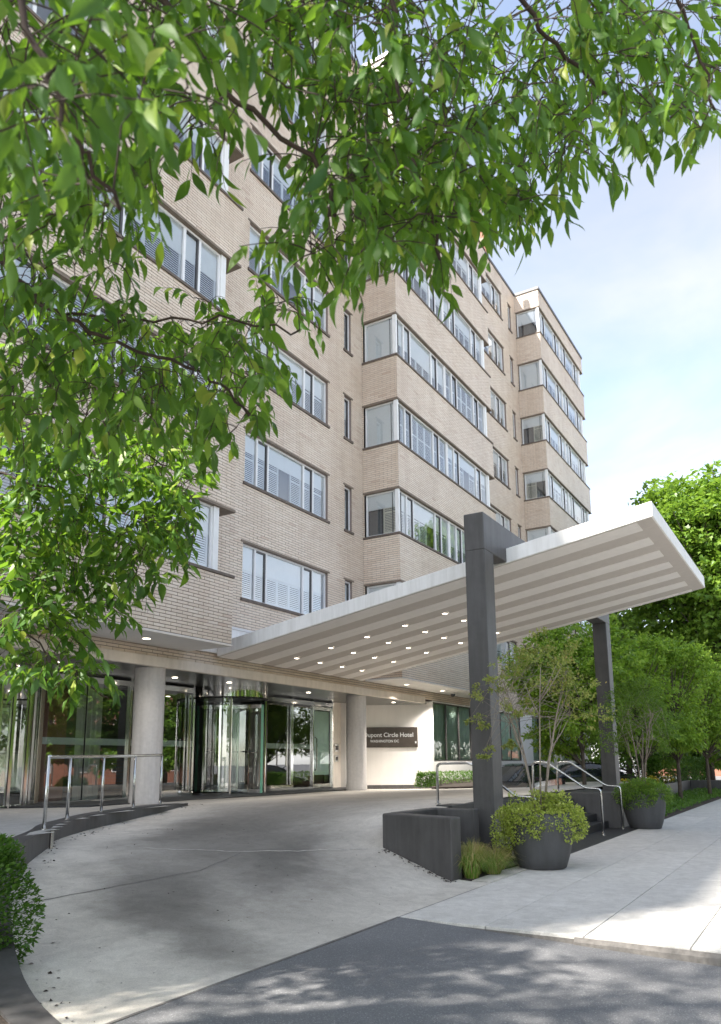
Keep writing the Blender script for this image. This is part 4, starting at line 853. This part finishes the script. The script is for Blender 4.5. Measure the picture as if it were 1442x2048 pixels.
# unseen upper crown, added outside the frame to shade boughs and dapple the asphalt
NC = 27000; P, d = blob_points(NC, TB+[-.2, -1.6, 6.2], (4.2, 4.4, 3.2), .25); X, Y, Z = project(P)
out = (Z < .6) | (X < -80) | (X > 1520) | (Y < -60) | (Y > 2100)
gap = px_point(200, 1050, 5.2); rel = P-gap; al = rel@np.array(SUN); perp = np.linalg.norm(rel-al[:, None]*np.array(SUN), axis=1)
out &= ~((perp < 1.05) & (al > 0)); out &= P[:, 2] > 3.2; out &= rng.random(NC) < np.where(np.sin(P[:, 0]*2.1)+np.sin(P[:, 1]*1.9+P[:, 2]) > -.6, .9, .2)  # opens a sun channel through the crown so the lower boughs are lit
P = P[out]; dd = norm(d[out]*.5+np.array([0, 0, -.8])+rng.normal(0, .35, P.shape))
LPn, LDn, LSn = np.array(LPos), np.array(LDir), np.array(LSz)
_, _, Zn = project(LPn); X, Y, _ = project(LPn); vis = (X > 0) & (X < 1442) & (Y > 0) & (Y < 1420)
order = np.argsort(-(LSn/Zn)*vis); big = order[:300]; rest = order[300:]
v, f = TPL['lance']; lme = bpy.data.meshes.new('leaf'); lme.from_pydata([tuple(q) for q in v], [], f); lme.shade_smooth(); lme.materials.append(M['nearleaf'])
D3, S3, N3 = leaf_axes(LDn[big])
for q in range(300):
    o = bpy.data.objects.new('leaf', lme); C.objects.link(o); o.parent = tree; p = LPn[big[q]]-TB; s_l = LSn[big[q]]
    o.matrix_local = Matrix([[D3[q][i]*s_l, S3[q][i]*s_l, N3[q][i]*s_l, p[i]] for i in range(3)]+[[0, 0, 0, 1]])
kd = np.array(KIND)[rest] == 1
scatter('foliage', 'lance', LPn[rest][~kd], LDn[rest][~kd], LSn[rest][~kd], M['nearleaf'], tree)
scatter('lower_foliage', 'ovate', LPn[rest][kd], LDn[rest][kd], LSn[rest][kd], M['nearleaf'], tree)
scatter('unseen_shade_crown', 'broad', P, dd, rng.uniform(.12, .17, len(P)), M['nearleaf'], tree)
tag(tw.build('twigs', M['twig'], tree), kind='stuff')
for q in ((-.6, -1.2, 7.5), (.3, -2.8, 7.2), (-1.6, .2, 7.8), (-.2, -3.4, 6.6)):
    MB().tube([fork, fork+(TB+q-fork)*.5+[0, 0, .4], TB+q], [.11, .06, .02], 8).build('limb', M['bark'], tree, smooth=True)
print('near leaves', len(LPn), len(P))

# ------------------------------------------------------------------ other trees
def crown_tree(name, base, label, cat, trunk_h, blobs, mat, kind, n, size, trunk_r=.07, bark='bark', group=None, stems=None, density=None):
    base = np.array(base, float); t = empty(name, tuple(base), label, cat, group)
    tm = MB(); top = base+[0, 0, trunk_h]
    if stems is None:
        cz = max(b[0][2] for b in blobs); tm.tube([base+[0, 0, -.2], base+[0, 0, trunk_h*.5], top, base+[0, 0, cz]], [trunk_r*1.2, trunk_r, trunk_r*.85, trunk_r*.2], 9)
    else:
        for s in stems: tm.tube([base+q for q in s[0]], s[1], 7)
    tm.build('trunk', M[bark], t, smooth=True)
    br = MB(); tot = sum(np.prod(b[1])**(2/3) for b in blobs); PP, DD = [], []
    for c, r in blobs:
        m = max(int(n*np.prod(r)**(2/3)/tot), 20); k = max(8, m//26)
        cc, cd = blob_points(k, base+np.array(c), r, .35)         # clumps of leaves inside the crown
        for i in range(k):
            q = int(rng.integers(14, 40)); rr = rng.uniform(.10, .2)*np.mean(r)
            PP.append(cc[i]+rng.normal(0, rr, (q, 3))*[1, 1, .6]); DD.append(norm(cd[i]*.7+np.array([0, 0, -.25])+rng.normal(0, .6, (q, 3))))
        for i in range(min(6, k)):
            s0 = base+np.array([0, 0, min(c[2]*.6, cz*.9 if stems is None else c[2]*.6)]) if stems is None else base+np.array(stems[i % len(stems)][0][-1])
            br.tube([s0, (s0+cc[i])/2+[0, 0, .08*np.mean(r)], cc[i]], [trunk_r*.35, trunk_r*.22, trunk_r*.06], 5, cap=False)
    br.build('branches', M[bark], t, smooth=True)
    P_ = np.concatenate(PP); D_ = np.concatenate(DD)
    cr = scatter('crown', kind, P_, D_, rng.uniform(.7, 1.25, len(P_))*size, M[mat], t, kind_tag=None)
    return t
def ring_blobs(cz, R, H, n, seed):
    r_ = random.Random(seed); out = [((0, 0, cz), (R*.7, R*.7, H*.45))]
    for i in range(n):
        a = 2*math.pi*i/n*1.62+r_.uniform(-.3, .3); zz = cz+H*.5*r_.uniform(-.85, .95); w = math.sqrt(max(.12, 1-((zz-cz)/(H*.55))**2))
        out.append(((R*.62*w*math.cos(a), R*.62*w*math.sin(a), zz), (R*r_.uniform(.30, .48),)*2+(H*r_.uniform(.12, .18),)))
    return out
GR = 'young trees in the bed beside the steps'
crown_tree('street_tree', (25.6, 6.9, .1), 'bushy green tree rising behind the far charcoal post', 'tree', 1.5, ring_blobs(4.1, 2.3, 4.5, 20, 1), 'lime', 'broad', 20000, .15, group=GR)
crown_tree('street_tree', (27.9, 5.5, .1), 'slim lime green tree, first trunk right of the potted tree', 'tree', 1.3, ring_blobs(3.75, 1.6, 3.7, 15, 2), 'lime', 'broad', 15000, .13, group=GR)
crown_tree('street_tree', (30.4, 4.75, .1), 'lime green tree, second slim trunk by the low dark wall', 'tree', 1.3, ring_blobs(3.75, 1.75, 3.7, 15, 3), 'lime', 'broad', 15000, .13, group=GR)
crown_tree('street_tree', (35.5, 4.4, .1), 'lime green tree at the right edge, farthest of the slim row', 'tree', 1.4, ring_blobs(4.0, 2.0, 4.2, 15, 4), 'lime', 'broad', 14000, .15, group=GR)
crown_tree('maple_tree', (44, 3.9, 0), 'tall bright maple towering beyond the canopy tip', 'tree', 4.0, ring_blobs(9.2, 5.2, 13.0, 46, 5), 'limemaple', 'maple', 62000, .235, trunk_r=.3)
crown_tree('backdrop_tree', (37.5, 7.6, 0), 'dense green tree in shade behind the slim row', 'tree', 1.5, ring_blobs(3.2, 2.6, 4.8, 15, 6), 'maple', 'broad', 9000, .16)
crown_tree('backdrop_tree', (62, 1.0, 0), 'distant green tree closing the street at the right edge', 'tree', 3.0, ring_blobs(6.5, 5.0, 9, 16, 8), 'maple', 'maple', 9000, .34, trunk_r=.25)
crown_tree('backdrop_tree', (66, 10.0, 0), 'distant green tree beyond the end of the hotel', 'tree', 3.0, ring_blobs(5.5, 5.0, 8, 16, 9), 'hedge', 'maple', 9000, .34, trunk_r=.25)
# potted multi-stem trees
def stems_for(h, n, spread, seed):
    r_ = random.Random(seed); out = []
    for i in range(n):
        a = r_.uniform(0, 6.28); e = np.array([math.cos(a), math.sin(a), 0])*spread; o = e*.12
        out.append(([o, o+e*.25+np.array([0, 0, h*.35]), o+e*.6+np.array([r_.uniform(-.05, .05), r_.uniform(-.05, .05), h*.7]), o+e*1.0+np.array([0, 0, h])], [.016, .013, .009, .005]))
        for k in range(3):
            f = r_.uniform(.4, .8); s0 = o+e*.8*f+np.array([0, 0, h*f]); a2 = a+r_.uniform(-1.2, 1.2)
            q = np.array([math.cos(a2), math.sin(a2), 0])*r_.uniform(.3, .8)*spread
            out.append(([s0, s0+q*.5+np.array([0, 0, .22]), s0+q+np.array([0, 0, .5])], [.010, .007, .003]))
    return out
def pot(loc, label):
    x, y = loc; t = empty('planter_pot', (x, y, 0), label, 'pot', 'round charcoal pots on the pavement')
    MB().lathe([(.34, .005), (.36, .02), (.415, .18), (.46, .36), (.485, .52), (.488, .62), (.475, .72), (.455, .79), (.44, .82), (.40, .82), (.40, .70)], (x, y, 0), 48).build('bowl', M['pot'], t, smooth=True)
    MB().lathe([(.001, .74), (.41, .74)], (x, y, 0), 24, capb=False).build('soil', M['mulch'], t)
pot((11.90, 3.92), 'large round charcoal pot nearest the camera, spilling pale green leaves'); pot((19.72, 3.92), 'round charcoal pot beyond the steps, holding a green mound')
def strands(n, rad, seed, drop=.38):
    r_ = random.Random(seed); out = []
    for i in range(n):
        a = r_.uniform(0, 6.283); d = r_.uniform(0, 1)**1.5*drop; q = rad*r_.uniform(.85, 1.05); w = r_.uniform(.05, .12)
        out.append(((q*math.cos(a), q*math.sin(a), .06-d), (w, w, w*r_.uniform(.8, 1.6))))
    for i in range(n//2):
        a = r_.uniform(0, 6.283); q = rad*r_.uniform(.2, .9); w = r_.uniform(.05, .11); out.append(((q*math.cos(a), q*math.sin(a), .30+r_.uniform(-.05, .06)-.12*q), (w, w, w*1.2)))
    return out
def mound(base, label, blobs, n, mat, size, name='trailing_plant', cat='plant', kind='small'):
    t = empty(name, tuple(base), label, cat); PP, DD = [], []; tot = sum(np.prod(b[1])**(2/3) for b in blobs)
    for c, r in blobs:
        m = int(n*np.prod(r)**(2/3)/tot); p, d = blob_points(m, np.array(base)+np.array(c), r, .55); PP.append(p); DD.append(norm(d+rng.normal(0, .55, d.shape)+[0, 0, .15]))
    scatter('leaves', kind, np.concatenate(PP), np.concatenate(DD), rng.uniform(.7, 1.3, len(np.concatenate(PP)))*size, M[mat], t, kind_tag=None)
    st = MB()
    for c, r in blobs[:12]: st.tube([np.array(base)+[0, 0, -.02], np.array(base)+np.array(c)*[.5, .5, 1], np.array(base)+np.array(c)], [.02, .012, .006], 5)
    tag(st.build('stems', M['twig'], t), kind='stuff'); return t
mound((11.90, 3.92, .74), 'pale green trailing plant spilling over the near pot', [((0, 0, .09), (.50, .50, .15)), ((-.13, .38, .03), (.30, .26, .17)), ((.12, -.36, .03), (.30, .28, .17)), ((-.30, .1, -.0), (.26, .32, .18)), ((-.32, .46, -.18), (.22, .22, .34)), ((-.42, .2, -.18), (.16, .18, .2)), ((.30, -.42, -.08), (.22, .22, .28)), ((.12, -.54, -.12), (.16, .15, .2)), ((-.46, -.08, -.08), (.12, .14, .16)), ((-.26, .56, -.40), (.13, .12, .18)), ((-.3, -.3, -.02), (.2, .2, .16))]+strands(34, .50, 4, .30), 11500, 'trailA', .043)
mound((19.72, 3.92, .74), 'rounded green plant filling the far pot', [((0, 0, .14), (.58, .58, .30)), ((-.22, .34, .04), (.32, .32, .27)), ((.1, -.37, .05), (.32, .30, .27)), ((-.37, -.05, -.02), (.24, .34, .24)), ((-.34, .22, -.16), (.17, .18, .16))]+strands(26, .52, 9, .2), 9000, 'trailB', .046)
def potted_tree(base, label, h, spread, seed, n, blobs, mat='olive'):
    return crown_tree('potted_tree', base, label, 'tree', .2, blobs, mat, 'small', n, .052, trunk_r=.014, bark='palebark', stems=stems_for(h, 5, spread, seed))
sh = [((-.05, .7, 1.75), (.35, .32, .22)), ((-.1, .95, 1.3), (.22, .22, .14)), ((0, .35, 2.1), (.4, .36, .25)), ((.1, -.2, 2.0), (.5, .45, .35)), ((.25, -.6, 1.75), (.35, .35, .3)), ((.3, -.8, 1.35), (.25, .3, .2)), ((-.25, .2, 1.5), (.28, .28, .18)), ((.1, .0, 2.45), (.3, .3, .22)), ((-.2, .75, .85), (.16, .16, .10)), ((.35, -.35, 2.35), (.3, .3, .2)), ((-.1, .35, .95), (.13, .13, .09))]
potted_tree((11.90, 3.92, .8), 'sparse multi-stemmed tree with yellowish leaves in the near pot', 2.2, .5, 3, 3800, [((c[0], c[1], c[2]*1.1), q) for c, q in sh])
sh2 = [((0, 0, 2.0), (.75, .75, .5)), ((0, .55, 1.6), (.45, .45, .4)), ((.1, -.55, 1.7), (.5, .45, .4)), ((.0, -.2, 2.5), (.5, .5, .35)), ((.1, .4, 2.3), (.4, .4, .3)), ((-.2, -.7, 1.2), (.3, .3, .22)), ((-.2, .7, 1.15), (.3, .3, .2))]
potted_tree((19.72, 3.92, .8), 'multi-stemmed olive green tree in the far pot', 1.9, .5, 5, 6500, sh2, 'maple')
# grass clumps, hedges, ground cover
def grass_clump(base, label, n, h, spread, seed):
    g = np.random.default_rng(seed); t = empty('ornamental_grass', tuple(base), label, 'grass', 'grass clumps beside the retaining wall'); mb = MB(); at_ = []
    for i in range(n):
        a = g.uniform(0, 6.283); r0 = g.uniform(0, .10); lean = g.uniform(.05, 1.0)*spread; L = h*g.uniform(.6, 1.1); w = .0045; dry = g.random() < (.55 if seed in (0, 4) else .3)
        b = np.array(base)+[r0*math.cos(a), r0*math.sin(a), 0]; e = np.array([math.cos(a), math.sin(a), 0]); s = np.array([-e[1], e[0], 0])*w; sag = .55 if not dry else 1.0
        pts = [b, b+e*lean*.25+[0, 0, L*.5], b+e*lean*.65+[0, 0, L*(.9-.25*sag)], b+e*lean+[0, 0, L*(1-.75*sag*min(lean/spread*1.3, 1))]]
        k = len(mb.v); val = g.uniform(.6, .98) if dry else g.uniform(0, .5)
        for j, p in enumerate(pts): ww = s*(1-.28*j); mb.v += [tuple(p-ww), tuple(p+ww)]; at_ += [val, val]
        mb.f += [(k+2*j, k+2*j+1, k+2*j+3, k+2*j+2) for j in range(3)]
    o = mb.build('blades', M['grass'], t); q = o.data.attributes.new('rnd', 'FLOAT', 'POINT'); q.data.foreach_set('value', at_); return t
gm = M['grass'].node_tree; 
for nd in gm.nodes:
    if nd.type == 'OBJECT_INFO':
        for l in list(gm.links):
            if l.from_node == nd: gm.links.remove(l)
for i, (x, y, h, lab) in enumerate([(10.34, 4.42, .42, 'straw tipped grass clump at the flared wall end'), (10.75, 4.55, .48, 'green and straw grass clump second from the wall end'), (11.1, 4.7, .48, 'green grass clump before the near post'), (11.35, 4.42, .36, 'low grass clump touching the near pot'), (10.85, 4.30, .34, 'low straw grass clump on the pavement edge'), (10.65, 4.95, .5, 'tall green grass clump against the inner wall')]):
    grass_clump((x, y, .012), lab, 620, h, .36, i)
def hedge_box(name, label, x0, y0, z0, x1, y1, z1, n, size, mat='hedge', kind='small'):
    t = empty(name, ((x0+x1)/2, (y0+y1)/2, z0), label, 'hedge'); lo, hi = np.array([x0, y0, z0]), np.array([x1, y1, z1]); P_ = lo+rng.random((n, 3))*(hi-lo)
    ax = rng.integers(0, 3, n); side = rng.integers(0, 2, n); e = np.where(side[:, None] == 1, hi, lo)-rng.random((n, 1))**2*.14*np.where(side[:, None] == 1, 1, -1)
    m = rng.random(n) < .8
    for k in range(3): w = m & (ax == k) & ~((k == 2) & (side == 0)); P_[w, k] = e[w, k]
    cl = .05*np.sin(P_[:, 0]*9+P_[:, 2]*7)+.05*np.sin(P_[:, 1]*8+P_[:, 2]*5); ctr = (lo+hi)/2; P_ += norm(P_-ctr)*cl[:, None]
    scatter('leaves', kind, P_, norm(norm(P_-ctr)+rng.normal(0, .6, P_.shape)+[0, 0, .3]), rng.uniform(.7, 1.3, n)*size, M[mat], t, kind_tag=None)
    st = MB()
    for k in range(int(max(2, (x1-x0)*(y1-y0)*6))):
        p = lo+np.array([rng.random(), rng.random(), 0])*(hi-lo); st.tube([p, p+[0, 0, (z1-z0)*.7]], [.012, .006], 5)
    tag(st.build('stems', M['twig'], t), kind='stuff'); return t
hedge_box('clipped_hedge', 'clipped green hedge at the lower left corner by the drive', 2.9, 5.40, .05, 4.03, 6.6, 1.02, 24000, .042)
hedge_box('low_hedge', 'low green hedge under the curtained windows', 22.6, 10.75, .8, 44, 11.5, 1.25, 12000, .07)
structure('mulch_bed', MB().prism([(21.9, 10.6), (23.0, 9.7), (46, 9.7), (46, 11.95), (24.9, 11.95)], .2, [.82, .82, .84, .95, .95]), M['mulch'])
bed = tag(MB().box(21.75, 4.06, -.1, 60, 9.2, .05).build('tree_bed', M['mulch']), kind='structure')
n = 9000; P_ = np.c_[21.8+rng.random(n)**1.5*24, 4.08+rng.random(n)*1.5, np.zeros(n)]; P_[:, 2] = .06+.10*rng.random(n)+.12*np.clip(P_[:, 1]-4.1, 0, .6)
tag(scatter('ground_cover', 'small', P_, norm(rng.normal(0, .5, (n, 3))+[0, -.2, .8]), rng.uniform(.05, .11, n), M['hedge'], None), 'short leafy ground cover along the pavement beyond the pots', 'ground cover', kind='stuff')
lw = empty('garden_wall', (33, 5.9, 0), 'low charcoal garden wall behind the slim street trees', 'wall')
MB().box(27.0, 5.9, -.1, 41, 6.12, .62).build('wall_run', M['charcoal'], lw, bevel=.02); MB().box(40.8, 4.1, -.1, 41.02, 5.899, .62).build('wall_return', M['charcoal'], lw, bevel=.02)
for i, (x, y) in enumerate([(29.5, 6.5), (34.6, 6.5), (37.6, 6.4)]):
    mound((x, y, .55), ['yellow flowers behind the garden wall, nearest the hotel', 'yellow flowers behind the garden wall, between the trunks', 'yellow flowers at the far end of the garden wall'][i], [((0, 0, .15), (.3, .3, .22))], 260, 'yellow', .07, 'flowering_plant', 'flowers')

# ------------------------------------------------------------------ cars
def car(name, base, rz, label, paint):
    t = empty(name, base, label, 'car'); t.rotation_euler[2] = rz; ORG[t] = np.zeros(3)
    st_ = [(-2.35, .42, .70, .72), (-2.28, .30, .92, .82), (-1.7, .22, 1.00, .88), (-.9, .20, .98, .90), (.6, .20, .95, .90), (1.3, .22, .90, .88), (2.05, .26, .76, .82), (2.3, .34, .58, .70)]
    v, f = [], []; n = 10
    for x, zb, zt, w in st_:
        ring = [(-w*.92, zb), (-w, zb+.18), (-w, (zb+zt)/2+.05), (-w*.95, zt-.04), (-w*.6, zt), (w*.6, zt), (w*.95, zt-.04), (w, (zb+zt)/2+.05), (w, zb+.18), (w*.92, zb)]
        v += [(x, y, z) for y, z in ring]
    for i in range(len(st_)-1): f += [(i*n+k, i*n+(k+1) % n, (i+1)*n+(k+1) % n, (i+1)*n+k) for k in range(n)]
    f += [tuple(range(n))[::-1], tuple((len(st_)-1)*n+k for k in range(n))]
    MB().add(v, f).build('body', M[paint], t, smooth=False, bevel=.04, seg=3)
    cs = [(-1.75, .97, .97, .80), (-1.15, .95, 1.36, .74), (-.3, .94, 1.45, .70), (.45, .93, 1.38, .70), (1.25, .88, .92, .78)]; v, f = [], []
    for x, zb, zt, w in cs:
        wt = w*.80 if zt-zb > .1 else w; v += [(x, -w, zb-.03), (x, -wt, zt-.05), (x, -wt*.7, zt), (x, wt*.7, zt), (x, wt, zt-.05), (x, w, zb-.03)]
    for i in range(len(cs)-1): f += [(i*6+k, i*6+k+1, (i+1)*6+k+1, (i+1)*6+k) for k in range(5)]
    MB().add(v, f).build('glasshouse', M['carglass'], t, smooth=True)
    MB().add([(-1.1, -.52, 1.375), (-.3, -.50, 1.462), (.4, -.50, 1.40), (.4, .50, 1.40), (-.3, .50, 1.462), (-1.1, .52, 1.375)], [(0, 1, 4, 5), (1, 2, 3, 4)]).build('roof_panel', M[paint], t)
    for x in (-1.42, 1.38):
        for sgn in (-1, 1):
            y = sgn*.80; prof = []
            w = MB(); nn = 24
            for k in range(nn):
                a, b = 2*math.pi*k/nn, 2*math.pi*(k+1)/nn
                for (ra, ya, rb, yb) in ((.33, -.1, .33, .1), (.33, .1*sgn, .21, .105*sgn), (.33, -.1*sgn, .0, -.1*sgn)):
                    w.quad(*[(x+q*math.cos(c), y+yy, .33+q*math.sin(c)) for q, yy, c in ((ra, ya, a), (ra, ya, b), (rb, yb, b), (rb, yb, a))])
            wo = w.build('wheel', M['black'], t); rim = MB()
            for k in range(nn):
                a, b = 2*math.pi*k/nn, 2*math.pi*(k+1)/nn; rim.add([(x+.21*math.cos(a), y+.104*sgn, .33+.21*math.sin(a)), (x+.21*math.cos(b), y+.104*sgn, .33+.21*math.sin(b)), (x, y+.075*sgn, .33)], [(0, 1, 2)])
            rim.build('rim', M['steel'], wo)
    for sgn in (-1, 1):
        MB().box(-2.345, sgn*.62-.14, .72, -2.22, sgn*.62+.16, .87).build('tail_light', M['taillight'], t, bevel=.02); MB().box(2.18, sgn*.55-.16, .56, 2.27, sgn*.55+.16, .66).build('headlight', M['chrome'], t, bevel=.02)
        MB().box(.82, sgn*.90-.09, .93, .98, sgn*.90+.09, 1.05).build('wing_mirror', M[paint], t, bevel=.02)
    return t
car('parked_car', (24.6, 8.7, .05), math.pi, 'black car parked behind the far post, mostly hidden by leaves', 'carblack')
car('parked_car', (30.6, 8.5, .06), 2.35, 'dark car with red tail light behind the slim trees', 'carblack')
car('parked_car', (13.5, -7.0, -.15), 0.0, 'silver car reflected in the lobby doors', 'carsilver')
structure('car_court', MB().box(22.05, 6.15, -.12, 60, 9.69, .055), M['asphalt'])

# ------------------------------------------------------------------ far things: end of street and the other side that the glass reflects
def house(name, x0, y0, x1, y1, h, label, face, mat='redbrick', cols=5, rows_=4):
    t = empty(name, ((x0+x1)/2, (y0+y1)/2, 0), label, 'building')
    MB().box(x0, y0, -.2, x1, y1, h).build('wall', M[mat], t); MB().box(x0-.2, y0-.2, h, x1+.2, y1+.2, h+.35).build('cornice', M['plaster'], t, bevel=.03)
    for r in range(rows_):
        for c in range(cols):
            z = .9+r*(h-1.2)/rows_; 
            if face == '+y': a = x0+(c+.5)*(x1-x0)/cols; w = MB().box(a-.5, y1-.02, z, a+.5, y1+.04, z+1.6).build('window', M['plaster'], t); MB().box(a-.42, y1+.041, z+.08, a+.42, y1+.05, z+1.52).build('pane', M['carglass'], w)
            else: a = y0+(c+.5)*(y1-y0)/cols; w = MB().box(x0-.04, a-.5, z, x0+.02, a+.5, z+1.6).build('window', M['plaster'], t); MB().box(x0-.05, a-.42, z+.08, x0-.041, a+.42, z+1.52).build('pane', M['carglass'], w)
    return t
house('townhouse', -12, -38, 10, -25, 13, 'red brick house across the street, reflected in the left panes', '+y', cols=7)
house('townhouse', 11, -38, 34, -25, 11, 'pale house across the street, reflected in the doors', '+y', 'plaster', cols=7)
house('townhouse', 35, -38, 60, -25, 13, 'red brick house farther along the other side', '+y', cols=7)
crown_tree('backdrop_tree', (51, 9.6, 0), 'green tree standing past the end of the hotel wall', 'tree', 2.0, ring_blobs(5.2, 3.2, 8, 16, 33), 'maple', 'maple', 9000, .3, trunk_r=.2)
src = crown_tree('street_tree', (5.0, -11.5, 0), 'leafy street tree across the road, seen only as reflection in the glass', 'tree', 2.4, ring_blobs(4.8, 3.0, 7.0, 18, 21), 'maple', 'maple', 9000, .27, trunk_r=.16, group='trees across the road')
for i, (x, y, s_) in enumerate(((10.5, -12.2, 1), (16, -11.6, .95), (21.5, -12.3, 1.05), (27, -11.5, 1), (33, -12.2, 1.1), (40, -11.6, 1), (-1, -12.2, 1), (-7, -11.5, 1.05), (7.5, -17.5, 1.2), (19, -17.8, 1.2))):
    c = copy_tree(src); c.location = (x, y, 0); c.rotation_euler[2] = i*1.3; c.scale = (s_, s_, s_)
hedge_box('clipped_hedge', 'long green hedge behind the garden wall at the right edge', 36, 6.4, .1, 52, 7.3, 1.7, 9000, .12)
crown_tree('backdrop_tree', (54, 6.5, 0), 'green tree filling the end of the street behind the maple', 'tree', 2.0, ring_blobs(4.5, 3.6, 7, 16, 31), 'maple', 'maple', 9000, .3, trunk_r=.2)
crown_tree('backdrop_tree', (75, 4, 0), 'farthest green tree at the end of the street', 'tree', 2.0, ring_blobs(5, 5.5, 9, 16, 32), 'maple', 'maple', 9000, .4, trunk_r=.25)
crown_tree('backdrop_tree', (53, 11.3, 0), 'tall green tree filling the gap between hotel end and maple', 'tree', 2.5, ring_blobs(7.0, 3.0, 10.5, 22, 35), 'limemaple', 'maple', 16000, .28, trunk_r=.2)
house('townhouse', 92, -14, 104, 18, 8, 'reddish brick house closing the far end of the street', '-x', cols=7, rows_=2)
n = 420; q = rng.random(n); P_ = np.zeros((n, 3))
for i in range(n):
    if i % 3 == 0: a = kpath[int(rng.integers(0, len(kpath)))]; x, y = a[0]+abs(rng.normal(.1, .12)), a[1]-abs(rng.normal(.1, .12))
    elif i % 3 == 1: t = rng.random(); x, y = 9.92+.4*t-abs(rng.normal(.03, .06)), 4.5+1.3*t
    else: x, y = rng.uniform(4, 11), rng.uniform(4.3, 10)
    P_[i] = (x, y, drive_z(x, y)+.006)
tag(scatter('leaf_litter', 'small', P_, norm(np.c_[rng.normal(size=(n, 2)), np.zeros(n)]), np.where(np.arange(n) % 3 == 2, rng.uniform(.012, .03, n), rng.uniform(.02, .05, n)), M['mulch'], None), 'scattered dry leaf scraps along the drive edges', 'leaf litter', kind='stuff')
